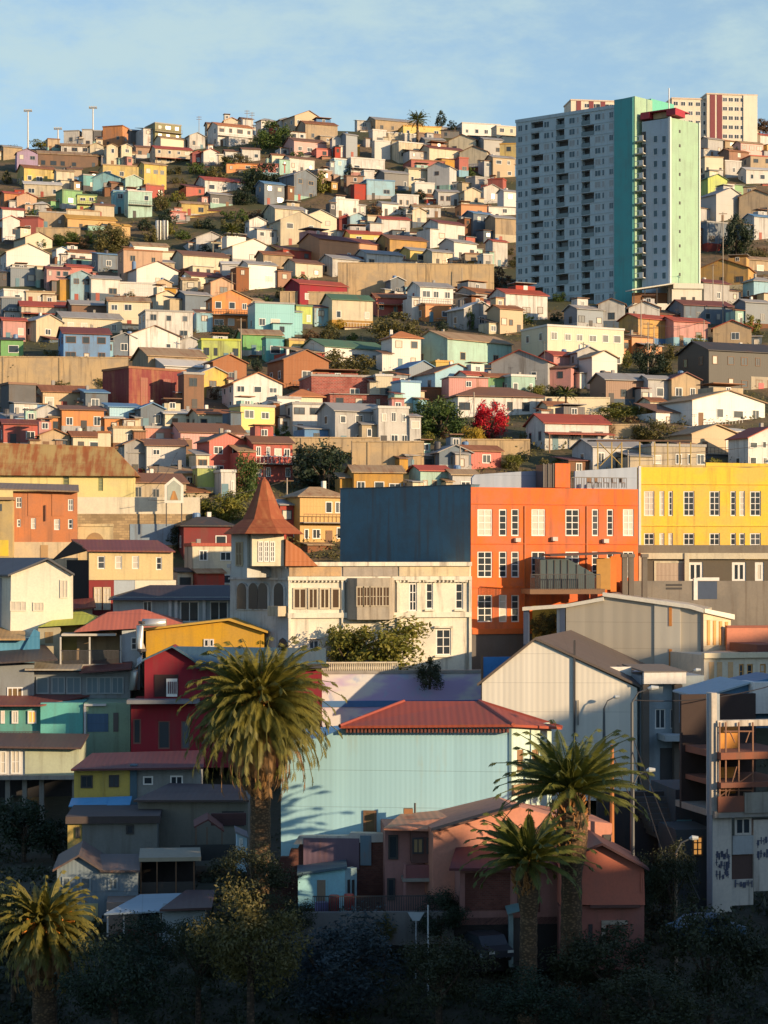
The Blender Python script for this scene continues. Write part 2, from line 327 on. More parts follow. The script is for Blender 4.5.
def house(x0, x1, yt, yb, wall, roof, rt, yaw, nx, ny, desc='', k=.75, flags='', label=None):
    """a house seen between columns x0..x1, from row yt (top) to yb (foot); wall colour, roof colour and type, yaw in degrees, windows nx x ny"""
    px = (x0 + x1) / 2; Y = ground(px, yb); W = (x1 - x0) / F * Y * 1.05; th = math.radians(yaw); cs, sn = math.cos(th), abs(math.sin(th))
    d = min(9.0, max(3.2, k * W / (cs + k * sn))); w = (W - d * sn) / cs
    if w < 1.8: w = 1.8
    dc = (d * cs + w * sn) / 2; Yc = Y + dc; zb = zr(yb, Y)
    H = max(1.6, zr(yt, Yc if rt in 'rhg' else Y) - zb)
    rise = {'g': min(.21 * w, .30 * H), 'r': min(.19 * d, .32 * H), 's': min(.2 * d, .3 * H), 'h': min(.25 * d, .33 * H), 'f': 0}[rt]; e = H - rise
    loc = Vector(((px - 384) / F * Yc, Yc, zb))
    t = thing('house', label, 'house', loc, th)
    mats = {'c': lambda c: corr(c, 'xy', .35, .12 if sum(c) > .2 else 0), 'b': lambda c: brick(c), 'r': lambda c: corr(c, 'xy', .5, .6, .75, (.30, .13, .06))}
    mk = next((mats[f] for f in flags if f in mats), plaster)
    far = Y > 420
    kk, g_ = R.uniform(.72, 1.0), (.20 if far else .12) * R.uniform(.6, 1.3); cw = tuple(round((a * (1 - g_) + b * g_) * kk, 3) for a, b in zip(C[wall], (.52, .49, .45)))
    if wall in ('black', 'darkgrey', 'maroon', 'crimson') or 'r' in flags: cw = C[wall]
    wm = mk(cw) if mk is not plaster else corr(cw, 'xy', .4, .2) if R.random() < .3 else plaster(cw, R.choice((.6, .9, 1.1)))
    if R.random() < .25 and ny == 1 or R.random() < .12: MB().box(-w / 2 - .03, w / 2 + .03, -d / 2 - .03, d / 2, 0.03, e * R.uniform(.22, .4)).build('dado', plaster(dk(C[R.choice(ANX)], .7), .8), t)
    wall_mesh(rt, w, d, e, H).build('wall', wm, t)
    MB().box(-w / 2 - .08, w / 2 + .08, -d / 2 - .08, d / 2 + .08, -4.5, .02 if 'p' not in flags else .7).build('foundation', STONE if R.random() < .5 else CONC, t)
    ro = roof_mesh(rt, w, d, e, H).build('roof', roofmat(roof, {'g': 'y', 'r': 'x', 's': 'x', 'h': 'xy', 'f': 'x'}[rt]), t)
    sh = e / ny; fr = WHITE if R.random() < .5 else R.choice((WOOD, DARK, simple((.3, .28, .26)), simple((.35, .25, .15))))
    if not far and R.random() < .5 or 'k' in flags:
        cx, cy = R.uniform(-.3, .3) * w, R.uniform(.1, .4) * d; MB().box(cx - .22, cx + .22, cy - .22, cy + .22, e * .9, H + R.uniform(.5, 1.0)).build('chimney', R.choice((CONC, plaster(C['white'], .5), simple((.25, .24, .23)))), ro)
    # windows and doors
    if nx:
        bay = w / nx; ww = min(1.25, bay * .5); wh = min(1.35, sh * .45)
        for j in range(ny):
            for i in range(nx):
                u = R.random(); x = -w / 2 + bay * (i + .5) + R.uniform(-.08, .08) * bay
                if u < .08: continue
                if j == 0 and ny * nx > 1 and i == (nx * 7 + int(x0)) % nx and sh > 1.9 and 'n' not in flags:
                    b = MB().box(x - .42, x + .42, -d / 2 - .05, -d / 2 + .03, .02, min(2.0, sh * .75)); b.build('door', R.choice((WOOD, DARK, simple((.28, .05, .03)), simple((.1, .2, .25)))), t); continue
                pn = GLASS if u < .88 else CURT
                window(t, x, sh * (j + .36), ww * R.choice((1, 1, .75, 1.2, 1.45)), wh * R.choice((1, 1, .85)), 2 if u < .6 else 1, 1, fr, pn, -d / 2)
        if sn > .12:                     # the flank the photo sees
            s = -1 if yaw > 0 else 1
            for j in range(ny):
                for i in range(max(1, int(d / 3.5))):
                    if R.random() < .35: continue
                    yy = -d / 2 + d * (i + .5) / max(1, int(d / 3.5))
                    window(t, s * w / 2, sh * (j + .36), min(1.1, d * .2), wh, 1, 1, fr, GLASS, 0, s * PI / 2, off=(0, yy, 0))
    if 'B' in flags:                     # balcony or gallery along the front
        for j in range(1, ny) if ny > 1 else (0,):
            b = MB().box(-w / 2, w / 2, -d / 2 - 1.1, -d / 2 - .01, sh * j - .12, sh * j); b.build('balcony', CONC, t)
            r = MB().box(-w / 2, w / 2, -d / 2 - 1.1, -d / 2 - 1.05, sh * j + .85, sh * j + .92)
            for i in range(int(w / .5) + 1): xx = -w / 2 + .03 + (w - .06) * i / max(1, int(w / .5)); r.box(xx - .02, xx + .02, -d / 2 - 1.09, -d / 2 - 1.06, sh * j, sh * j + .85)
            r.build('railing', R.choice((WHITE, WOOD, IRON)), t)
    if 'V' in flags:                     # veranda roof on posts
        vz = min(2.4, sh * .85); b = MB().slab((-w / 2 - .2, -d / 2 - 1.8, vz - .35), (w / 2 + .2, -d / 2 - 1.8, vz - .35), (w / 2 + .2, -d / 2 - .02, vz), (-w / 2 - .2, -d / 2 - .02, vz), .1)
        b.build('veranda_roof', roofmat(roof, 'x'), t)
        for i in range(3): xx = -w / 2 + w * i / 2; MB().box(xx - .07, xx + .07, -d / 2 - 1.75, -d / 2 - 1.61, -2.5, vz - .3).build('post', WOOD, t)
    if desc == 'black':
        for u in (.12, .44): MB().box(w * u - .5, w * u + .5, -d / 2 - .08, -d / 2 + .03, .02, 2.1).build('door', simple((.55, .02, .03), .5), t)
        MB().box(w * .0, w * .5 - .02, -d / 2 - .04, -d / 2 + .02, .03, e * .44).build('lower_wall', plaster((.42, .36, .27), .6), t)
    if desc == 'hall':
        for u in (-.3, .1, .35): MB().box(w * u, w * (u + .13), -d / 2 - .05, -d / 2 + .02, .3, H * .8).build('patch_sheet', corr((.24, .05, .035), 'x', .4, .6), t)
    if not desc and w > 2.4: annexes(t, w, d, e, H, wm, Y)
    if Y < 400 and R.random() < .35:
        b = MB(); ax, az = R.uniform(-.4, .4) * w, H + .1; b.tube([(ax, 0, e), (ax, 0, H + 1.6)], .025, 4); b.tube([(ax - .5, 0, H + 1.5), (ax + .5, 0, H + 1.5)], .02, 4).tube([(ax - .35, 0, H + 1.3), (ax + .35, 0, H + 1.3)], .02, 4); b.build('aerial', IRON, ro)
    occupy(x0, x1, yt, yb)
    st = {1: 'single-storey', 2: 'two-storey', 3: 'three-storey'}.get(ny, 'tall')
    if not label:
        HS.append((t, px, (yt + yb) / 2, wall, roof, poly_roofname(rt), st, w * H, desc))
    return t
# columns: x0 x1 ytop yfoot wall roof type yaw nx ny flags | words
CAT = """
46 60 139 152 tan brown f 10 2 1
60 90 144 154 white tan r 8 3 1
65 82 131 147 white grey f -8 1 1 n
83 93 130 147 white grey f 0 1 2 n
93 104 131 147 darkgrey grey f 5 1 1
104 128 126 147 orange rust f -10 2 1
128 145 130 148 darkgrey grey r 10 2 1
145 181 123 148 olive grey f 20 3 3 B
133 152 146 159 brown brown r 5 2 1
15 38 150 173 purple brown g 8 2 2 n|purple
36 98 152 171 brown tan r 6 6 1 n|long
88 104 144 164 cream tan g 10 1 2
104 118 145 167 cream tan g 10 1 2
118 132 145 166 cream grey g 15 1 2
0 22 146 160 tan grey r 15 2 1
150 192 147 164 cream red r 12 4 2 V
155 185 137 153 cream tan r 20 2 1
185 205 134 150 white grey g 15 2 1
205 225 123 140 tan brown r 10 2 1
208 252 124 146 white orange r 10 4 2 B
222 240 119 130 cream orange g 10 2 1
238 253 118 135 palegrey brown r 15 1 1
256 277 119 138 white grey h 15 2 1
276 300 118 138 palegrey grey h 15 2 1
283 322 113 141 tan brown g 20 3 2
297 337 122 145 tan rust r 12 2 1
284 326 139 156 pink brown r 10 3 1
355 371 118 130 white pale s 10 1 1 n
366 422 119 134 tan grey r 8 4 1
398 440 126 138 yellow ochre f 8 4 1
410 440 133 148 brown brown f 8 2 1
369 386 130 148 white pale f 8 1 1
385 402 133 148 cream pale f 8 1 1
401 416 134 150 white pale f 8 1 1
330 343 137 156 palegrey grey g 10 1 1
341 357 134 158 slate grey r 15 1 2
372 390 141 160 white pale f 12 1 2 n
388 427 142 164 cream pale f 10 3 1
420 444 138 156 slate grey r 12 2 1
455 499 123 138 white pale f 10 4 1
492 516 126 145 cream pale f 10 2 2
449 480 137 155 cream brown g -15 2 1
478 502 138 158 grey grey r 15 2 1
500 517 144 166 yellow ochre f -12 1 2 n
420 463 147 168 cream maroon r 15 3 1
460 490 148 170 cream brown g -15 2 1
486 514 156 178 tan grey r 15 2 2
240 260 148 162 white brown r 10 2 1
223 245 150 163 palegrey brown r 10 2 1
200 218 150 166 white red g 10 1 1
233 258 160 171 orange orange s 10 1 1 n
190 204 152 166 maroon red g 15 1 1
270 284 154 170 cream rust r 10 1 1
258 285 164 176 red maroon f 10 2 1
283 314 157 173 white brown r 15 3 1
312 331 149 158 red red f 10 1 1
330 346 159 177 lightblue pale f 15 1 2
343 384 158 176 white pale f 8 3 1 V
344 363 173 194 brown brown s 10 1 2 c
361 374 171 183 white pale f 10 1 1
404 432 168 188 cream tan r 8 3 1
428 456 164 192 palegrey grey g -28 1 2
404 444 160 174 red rust f 8 3 1
455 468 158 177 red red f 12 1 1
376 408 171 192 darkgrey grey r 18 3 1
360 394 180 200 lightblue blue f 10 2 1
412 434 183 198 white pale f 12 2 1
466 494 177 195 grey grey f 20 2 1
488 506 179 199 red red f -20 1 1
476 500 186 204 white grey g 12 1 1
460 480 189 208 cream grey g 12 2 1
498 517 190 215 palegrey grey r 10 1 2
392 418 195 210 white pale f 12 3 1
376 398 202 216 white grey r 15 2 1
456 486 205 220 orange rust f 10 2 1
482 516 202 216 white grey s 10 1 1
434 458 190 206 palegrey grey r 10 3 1
410 440 205 218 palegrey tan r 10 3 1
312 332 170 192 brown grey f 15 1 2 c
280 316 172 201 slate grey g 25 2 2
256 284 182 205 slate blue r 15 2 2
195 245 178 194 white red r 10 3 1 n
205 232 193 208 darkgrey grey r 15 2 1
178 208 202 216 yellow tan r 15 2 1
168 186 212 222 pink red f 10 1 1
139 166 163 193 yellow tan r 14 3 2
140 164 185 199 red rust f 14 2 1
98 142 165 181 yellow tan f 10 3 1
17 56 166 187 yellow rust r 10 3 1
54 74 170 189 cream tan r 12 2 1
66 82 168 184 tan brown r 10 1 1
79 100 175 192 teal grey f 20 1 1 n
94 126 174 192 aqua blue g -20 1 1 n
122 142 176 196 mint pale g 14 1 1
108 128 182 196 brown rust r 10 1 1
111 128 191 214 aqua teal f 12 1 2
124 152 191 218 mint pale f 12 2 2 B
22 62 182 198 cream pale r 10 3 1
56 82 190 209 green green f 16 1 1 n
76 97 195 213 lime green f 10 2 2 B
0 22 192 210 orange red r 12 2 1
15 37 194 212 peach red g 12 1 1
0 24 208 227 white red r 10 3 1
36 48 202 212 white pale h 0 0 1
36 66 212 229 tan grey f 10 2 1
62 100 210 226 cream tan f 10 3 1
92 114 204 219 cream brown r 14 2 1
62 116 216 231 ochre ochre r 14 2 1
108 130 224 241 ochre ochre r 14 1 1
19 42 218 238 red maroon f -12 1 1
0 20 217 242 white red g 14 2 1
14 52 234 252 cream brown g 25 1 1
0 50 246 276 white tan g 10 2 1 n
52 68 248 266 white blue g 15 1 1
62 96 250 265 white rust r 14 3 1
92 122 250 272 slate blue s 20 1 1 n
118 162 250 284 peach rust f 14 2 2
44 70 267 291 pink maroon r 10 3 2
64 92 265 283 red red r 12 1 1
0 26 268 283 lightblue grey s 10 1 1
8 38 268 287 slate grey f 14 2 1
34 58 267 288 cream tan f 14 2 1
124 178 264 289 white maroon g 24 1 1
66 92 272 303 lightblue grey g 12 2 2
86 120 276 302 white grey r 14 2 1
112 156 283 299 white pale f 8 1 1 n
0 28 290 306 white pale f 10 1 1
24 56 292 306 cream tan f 10 3 1
0 22 298 322 slate grey f 10 1 1 n
17 68 302 325 cream red r 6 4 1 V
66 108 301 327 brown grey r 6 3 1 n
106 150 298 330 cream tan r 8 3 2
138 193 311 340 white grey f 8 3 2 n
148 178 292 314 cream brown g 14 1 1
176 210 292 322 slate grey r 16 2 1
152 172 280 296 tan grey g 14 1 1
206 251 292 331 orange tan g 14 3 2 B
180 198 278 292 cream tan r 12 1 1
204 233 279 298 peach brown g 12 1 1
236 262 298 316 cream tan r 15 2 1
248 294 303 338 aqua grey f 14 3 1
290 312 306 330 lime green f 12 2 1
128 168 243 260 white tan r 8 2 1
172 228 252 276 cream brown r 20 2 1
150 180 252 268 cream tan f 12 2 1
190 226 234 252 palegrey grey g 12 1 1 n
214 250 238 256 cream tan f 12 2 1 n
222 274 241 266 white tan g 25 1 1 n
220 246 262 284 palegrey pale r 10 2 1
240 276 262 290 white grey r 18 2 1
180 232 273 290 cream maroon r 12 3 1
264 306 206 227 cream grey r 22 3 1
270 320 214 246 cream grey g 22 2 2
245 266 218 238 white grey g 18 1 1
298 336 212 242 cream grey g 18 2 2
334 352 216 235 maroon red g 12 1 1
346 366 214 236 lightblue grey g 16 1 1
330 358 199 218 white pale f 10 3 1
364 380 216 236 cream tan f 10 1 1
376 409 217 240 white red r 10 2 1
408 426 209 228 cream tan g 10 1 1
424 464 221 247 white maroon r 26 3 1
464 492 212 240 slate blue r 20 2 2
486 516 216 244 tan grey r 12 2 1
300 378 237 264 orange maroon r 24 3 1
344 382 231 246 yellow red r 10 2 1 n
376 426 236 259 ochre brown r 18 2 1
355 402 251 271 white grey r 20 4 1
320 362 256 277 white grey r 20 2 1
284 322 260 280 cream brown r 14 2 1
256 292 252 274 tan rust r 14 3 1
400 430 248 265 yellow grey r 24 1 1
424 452 250 267 cream grey r 14 2 1
440 476 240 260 white grey r 20 2 1
462 482 254 268 tan brown f 10 1 1 n
478 492 255 272 white pale f 10 1 1 n
486 507 240 268 white red r 16 1 2
286 346 281 308 crimson red r 22 3 1
322 372 295 328 cream green r 14 3 1
370 412 294 316 red rust r 10 3 1 V
386 404 278 302 slate pale g 12 1 1
408 452 283 320 white grey r 16 3 2 B
416 450 305 322 orange rust f 12 2 1
440 476 294 310 palegrey brown r 14 2 1
448 496 303 330 grey pale g 24 1 1
452 512 289 318 grey rust r 22 2 1
488 522 306 334 tan rust r 16 3 1
490 546 290 322 white red r 12 3 1 n
0 26 318 343 pink red r 10 2 1
22 62 316 342 beige grey g 30 1 1
54 122 313 336 cream grey r 12 4 1
57 111 328 364 blue maroon r 5 3 2 n|blue
0 24 336 360 green black s 8 1 1
118 180 328 358 white brown g 14 2 1
110 136 334 358 slate grey g 14 1 1
132 206 349 380 tan tan r 14 3 1
176 202 338 352 palegrey grey g 14 1 1
198 240 340 364 lime lime f 6 4 1
236 282 330 356 green tan r 10 2 1
262 284 338 362 teal green f 14 1 1 n
282 304 340 362 yellow tan f 20 1 1
300 386 341 368 white green r 28 3 1
268 328 352 389 rust brown g 20 1 1 r
148 214 360 384 palegrey pale r 20 2 1
204 246 356 390 rust rust g 14 1 1 r
104 184 368 411 maroon rust f 24 0 1 r|hall
178 204 374 412 brown grey f 10 1 2
0 36 384 418 darkgrey brown f 22 0 1
34 88 386 414 tan rust r 8 3 1
80 108 388 416 slate blue s 14 1 1
28 62 406 434 palegrey grey g 12 2 1
58 104 404 434 orange brown s 8 3 1
0 32 412 438 blue grey s 14 1 1
104 140 402 430 lightblue blue s 12 2 1
134 164 404 432 slate blue g 12 2 1
160 200 408 432 cream white s 12 2 1
194 226 368 398 yellow grey g 18 1 1
222 282 375 412 white orange g 10 3 2|glazed
190 238 410 436 cream rust r 14 3 1
230 274 406 444 yellow grey f 20 2 2
268 300 398 432 white grey f 14 2 1
168 244 424 454 pink brown r 12 4 1
282 322 390 420 cream orange h 14 3 1
286 322 404 436 white grey f 12 2 2
318 382 404 450 palegrey grey r 12 3 2
372 408 408 450 white pale f 8 3 2
300 398 376 408 red grey f 12 3 1 b
372 392 376 406 cream pale f 10 1 1
392 420 382 412 lightblue blue f 14 1 1
382 420 332 370 white orange h 16 2 2
414 511 334 370 mint tan r 38 2 1 n|mint
396 436 362 390 slate blue g 20 1 1
430 452 362 384 yellow ochre f 10 1 1
414 478 366 396 lightblue rust g 22 2 1
456 492 372 398 white red r 14 2 1
480 512 374 398 green rust r 14 2 1
502 534 376 400 mint pale f 10 3 1
492 556 352 390 grey red g -20 2 1
540 580 352 382 pink red r 14 2 1
523 622 326 368 cream pale f 10 6 2 |hero
565 602 306 330 slate grey r 14 3 1
598 626 300 328 white brown g -10 1 1
628 660 303 328 white brown g -10 1 1
570 600 348 384 palegrey grey g 14 1 2
580 616 352 390 white tan g 14 1 1
620 668 315 346 ochre red r 20 2 1
660 706 318 346 pink red r 14 2 1
620 652 332 354 orange brown s 14 2 1
670 730 301 326 slate maroon r 12 5 1
712 752 322 346 tan red g -14 1 1
736 768 300 330 slate grey r 14 2 1
680 790 344 394 black black r 14 6 2 nc|black
592 648 374 406 brown grey r 14 4 1 c
640 668 376 406 palegrey grey r 14 1 1
660 698 374 406 tan maroon g 14 2 1 n
640 664 398 414 cream rust r 14 3 1
660 762 393 426 white tan g 14 4 1
443 544 388 418 white brown h 12 6 1
540 568 402 420 cream rust r 14 3 1
528 606 415 450 white red r 12 3 1 V
690 768 424 448 palegrey pale s 14 3 1
672 738 426 456 tan tan g 20 2 1
730 790 428 470 white red g 12 4 2
574 642 440 472 palegrey grey r 10 3 1
636 702 446 474 beige grey f 10 5 1
700 730 129 146 cream brown g 14 2 1
726 757 128 147 cream tan r 12 2 1
750 775 134 154 white red r 12 2 1
700 722 138 158 palegrey grey r 14 2 1
720 738 140 156 tan rust r 14 1 2
734 762 142 164 pink tan r 14 3 2
700 722 157 180 cream tan f 8 3 1
719 740 161 178 white pale f 8 1 1 n
740 775 168 184 white pale r 8 3 1
720 748 150 168 rust rust r 14 1 2
742 772 156 176 tan red f 10 2 2
698 726 176 200 lime green g 14 1 1
714 742 180 198 green grey s 12 1 1
700 744 190 222 grey grey g 24 2 1
738 775 192 222 tan brown g -14 2 1
697 726 222 252 slate grey f 14 2 1
744 775 215 240 palegrey blue r 14 2 1
696 756 262 290 ochre rust g -20 3 1
732 775 257 276 tan tan r 12 3 1
744 775 278 304 lightblue grey h 14 2 1
690 728 280 306 grey maroon r 14 1 1
0 40 420 448 red maroon r 12 2 1
36 70 430 456 tan rust g 14 2 1
66 104 432 456 cream rust r 12 2 1
108 148 428 452 cream tan f 12 1 1
140 172 428 450 salmon grey f 12 1 1
118 148 440 476 grey brown g 14 1 2
140 186 440 476 white brown r 12 2 2
115 186 474 506 beige brown r 14 3 1 n
192 216 468 494 lime pale f 10 1 1
214 236 472 500 white pale f 10 2 1
150 196 466 490 tan tan s 12 3 1
197 246 434 482 red brown g 10 2 2
242 292 437 484 red brown r 10 4 2 B
286 344 488 548 ochre tan h 18 4 2 B
347 402 466 504 ochre tan r 10 3 1 n
410 448 466 500 mint red r 12 3 1
444 476 470 500 palegrey tan r 14 1 1
430 470 446 472 slate grey g 14 1 1
396 436 450 472 slate grey s 14 2 1
455 500 446 470 red rust r 14 1 1
178 232 518 560 maroon black h 14 2 1
184 236 546 592 cream red f 12 2 2
0 52 452 476 tan brown r 12 3 1
"""
def fillers():
    n = sum(1 for h in HS if h[5] and h[4]); cand = []
    for i in range(5000):
        w, h = R.uniform(13, 27), R.uniform(11, 17); px, py = R.uniform(-6, 760), 152 + 330 * R.random() ** 1.25
        if px > 500 and px < 700 and py < 330 or py > 440 and px > 330: continue
        cells = [(int((px + a) // CELL), int((py - b) // CELL)) for a in range(0, int(w), 4) for b in range(0, int(h), 4)]
        f = sum(c in OCC for c in cells) / len(cells)
        if f > .3 or n >= 298: continue
        n += 1; wall = R.choice(('white', 'cream', 'cream', 'tan', 'palegrey', 'grey', 'brown', 'peach', 'beige', 'slate', 'yellow', 'lightblue', 'pink', 'white'))
        house(px, px + w, py - h, py + 2, wall, R.choice(('rust', 'grey', 'brown', 'tan', 'maroon', 'grey', 'red')), R.choice('grrsfr'), R.choice((12, 18, 24, -14)), 1 + int(w > 17), 1, '', k=R.uniform(.6, .9))
    m = 0
    for i in range(4000):
        w, h = R.uniform(9, 20), R.uniform(7, 15); px, py = R.uniform(0, 760), R.uniform(146, 480)
        if px > 510 and px < 700 and py < 310 or m > 140: continue
        cells = [(int((px + a) // CELL), int((py - b) // CELL)) for a in range(0, int(w), 4) for b in range(0, int(h), 4)]
        if sum(c in OCC for c in cells) / len(cells) > .35: continue
        m += 1; tree(px + w / 2, py + 1, w * 1.2, h * 1.2, R.choice(('g', 'ol', 'ol', 'dk', 'br', 'yg', 'g')), None, None, 'bush' if h < 12 else 'tree', 'bush' if h < 12 else 'tree', 'bushes on the hillside' if h < 12 else 'trees among the hillside houses'); occupy(px, px + w, py - h, py)
def catalog():
    for ln in CAT.strip().splitlines():
        a, _, d = ln.partition('|'); p = a.split()
        roof = {'white': 'pale', 'teal': 'blue'}.get(p[5], p[5])
        yaw = float(p[7]); yaw += R.uniform(-6, 8) + (8 if yaw > 0 else 0)
        house(*map(float, p[:4]), p[4], roof, p[6], yaw, int(p[8]), int(p[9]), d.strip(), k=R.uniform(.6, .95), flags=p[10] if len(p) > 10 else '')
# ------------------------------------------------------------------ the large buildings
def hero(name, label, cat, fr, group=None): return thing(name, label, cat, fr.O.copy(), 0, group)
def hwin(t, fr, rects, frame=None, pane=None, nx=2, nzr=4, y=.14, fw=.11, name='window'):
    """windows given as (x0, x1, ytop, yfoot) picture columns and rows on the facade plane; returns the holes"""
    out = []
    for r in rects:
        x0, z1 = fr.pt(r[0], r[2]); x1, z0 = fr.pt(r[1], r[3]); w = x1 - x0
        if t is not None:
            c = fr.world((x0 + x1) / 2, y, z0) - t.location
            p = pane if pane else (CURT if R.random() < .22 else GLASS)
            window(t, c.x, c.z, w, z1 - z0, r[4] if len(r) > 4 else (nx if w > .9 else max(1, nx - 1)), nzr, frame, p, c.y, fr.yaw, fw)
        out.append((x0, x1, z0, z1))
    return out
def fbox(t, name, mat, fr, x0, x1, yt, yb, d0, d1, ref=None):
    """a box between picture columns x0..x1 and rows yt..yb measured on the facade plane, from depth d0 to d1"""
    a, z1 = fr.pt(x0, yt); c, z0 = fr.pt(x1, yb)
    b = MB().box(a, c, d0, d1, z0, fr.z(yt, x0)); return b.build(name, mat, t, fr)
def facade(t, name, mat, fr, x0, x1, yt, yb, rects, depth, hk={}):
    b = MB(); a, z1 = fr.pt(x0, yt); c, _ = fr.pt(x1, yt); z0 = fr.z(yb, x0)
    holes = hwin(t, fr, rects, **hk); wall_holes(b, a, c, z0, z1, holes)
    b.add([(a, 0, z0), (c, 0, z0), (c, depth, z0), (a, depth, z0), (a, 0, z1), (c, 0, z1), (c, depth, z1), (a, depth, z1)], [(4, 5, 6, 7), (1, 2, 6, 5), (2, 3, 7, 6), (3, 0, 4, 7)])
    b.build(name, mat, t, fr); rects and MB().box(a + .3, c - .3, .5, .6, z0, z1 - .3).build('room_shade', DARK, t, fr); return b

def orange_building():
    fr = Fr(471, 186, 20, 676); t = hero('apartment_building', 'big orange building with white framed windows and a dark blue blind flank', 'building', fr)
    xs2 = [(477.5, 492.5), (499, 507, 1), (511.3, 519.3, 1), (531.5, 545.5), (565.5, 579.5), (592, 598.6, 1), (607, 613.5, 1), (623, 634)]
    rects = []
    for (yt, yb), n in (((509, 536), 8), ((551.5, 577.5), 8), ((595, 622), 3)):
        for c in xs2[:n]: rects.append((c[0], c[1], yt, yb) + ((1,) if len(c) > 2 else (2,)))
    om = plaster((.74, .145, .022), .75)
    facade(t, 'wall', om, fr, 471, 638, 487, 630, rects, 12)
    for y in (505, 544.5, 587): fbox(t, 'cornice', om, fr, 470.6, 638, y - 1, y, -.10, .02)
    fbox(t, 'cornice', simple((.55, .13, .03), .8), fr, 470.6, 638, 629, 632, -.14, .4)
    fbox(t, 'plinth', plaster((.13, .12, .12), .6), fr, 471.2, 638, 632, 690, .05, 11.5)
    for px in (524, 586): fbox(t, 'downpipe', simple((.45, .12, .03), .6), fr, px, px + 1, 506, 640, -.12, -.02)
    for px, py in ((514, 542), (551, 541), (602, 543)): fbox(t, 'wall_unit', simple((.5, .48, .44), .6), fr, px, px + 5, py - 4, py, -.45, -.02)
    # roof terrace: blue grey sheet walls, stair tower, railings, seats
    bl = corr((.24, .30, .40), 'x', .9, .1)
    b = MB(); x0, z0 = fr.pt(472, 487.5, 2.5); x1, _ = fr.pt(545, 487.5, 2.5); b.prism([(x0, z0), (x1, z0), (x1, fr.z(470, 545, 2.5)), (x0 + .3, fr.z(474.5, 474, 2.5)), (x0, fr.z(478, 472, 2.5))], 2.5, 2.8); b.build('terrace_screen', bl, t, fr)
    b = MB(); x0, z0 = fr.pt(575, 488.5, 4); x1, _ = fr.pt(637, 488.5, 4); b.prism([(x0, z0), (x1, z0), (x1, fr.z(467, 637, 4)), (x0, fr.z(471, 575, 4))], 4, 4.3); b.build('terrace_screen', bl, t, fr)
    fbox(t, 'stair_tower', om, fr, 557, 572, 463, 487.5, .4, 2.4)
    fbox(t, 'glazed_lobby', glass((.07, .06, .06)), fr, 546, 556.6, 464, 487.3, .6, 2.3)
    for x in (546, 551, 556): fbox(t, 'lobby_post', IRON, fr, x - .4, x + .4, 463, 487.3, .5, .58)
    b = MB(); x0, z0 = fr.pt(573, 487.5); x1, _ = fr.pt(628, 487.5); b.box(x0, x1, .3, .36, z0 + .95, z0 + 1.02)
    for i in range(23): xx = x0 + (x1 - x0) * i / 22; b.box(xx - .02, xx + .02, .3, .35, z0, z0 + .95)
    b.build('railing', IRON, t, fr)
    # blue blind flank
    fb = Fr(471, 186.05, -42, 676); x0 = fb.x(340); b = MB(); z1 = fb.z(485, 471); zl = fb.z(488, 340); b.prism([(x0, 0), (-.02, 0), (-.02, z1), (x0, zl)], .02, 1.2)
    b.build('blind_wall', plaster((.085, .175, .235), 1.0), t, fb)
    MB().box(x0 - .05, .0, -.03, 1.3, z1 + .0, z1 + .08).build('coping', simple((.04, .06, .08), .7), t, fb)
    # diners' seats seen behind the railing
    for i in range(5):
        x = 590 + i * 8; a, z = fr.pt(x, 487.5, 1.6); th = thing('terrace_chair', 'dark chair on the orange roof terrace', 'chair', fr.world(a, 1.6, z), fr.yaw + .5 * i, 'chairs on the orange roof terrace')
        MB().box(-.22, .22, -.22, .22, .42, .48).build('seat', WOOD, th); MB().box(-.22, .22, .2, .24, .5, .95).build('backrest', WOOD, th)
        for sx in (-.2, .2):
            for sy in (-.2, .2): MB().box(sx - .02, sx + .02, sy - .02, sy + .02, 0, .42).build('leg', IRON, th)
    # glass terrace in front of the second floor, on the roof of the grey hall
    fd = Fr(531, 183, 8, 592); t2 = hero('glazed_terrace', 'dark framed glass conservatory with a railed deck below the orange facade', 'conservatory', fd)
    fbox(t2, 'deck', WOOD, fd, 530, 605, 589, 594, 0, 4); x0, zt = fd.pt(531, 574); x1, _ = fd.pt(600, 574); b = MB().box(x0, x1, -.02, .05, zt - .08, zt)
    for i in range(36): xx = x0 + (x1 - x0) * i / 35; b.box(xx - .025, xx + .025, -.01, .03, .2, zt)
    b.build('railing', IRON, t2, fd)
    xa, xb, xc = fd.x(544), fd.x(572), fd.x(599); zb, zc, zd = .2, fd.z(559, 572), fd.z(574, 599)
    MB().prism([(xa, zb), (xc, zb), (xc, zd), (xb, zc), (xa, zc)], 1.6, 3.9).build('glazing', glass((.10, .13, .14)), t2, fd)
    for p in (544, 551, 558.5, 565, 572, 581, 590):
        zt = zc if p <= 572 else zc + (zd - zc) * (p - 572) / 27; fbox(t2, 'glazing_bar', IRON, fd, p - .5, p + .5, 560 if p <= 572 else 560 + (p - 572) * .5, 590, 1.52, 1.6)
    MB().slab((fd.x(552), .6, fd.z(556.5, 552)), (fd.x(625), .6, fd.z(554, 625)), (fd.x(625), 4.2, fd.z(554, 625) + .1), (fd.x(552), 4.2, fd.z(556.5, 552) + .1), .15).build('canopy', simple((.09, .05, .045), .7), t2, fd)
    fbox(t2, 'side_panel', simple((.42, .22, .05), .7), fd, 602, 616, 558, 590, 2, 2.1); fbox(t2, 'corner_wall', simple((.62, .18, .03), .8), fd, 616, 622, 556, 592, 2, 2.4)

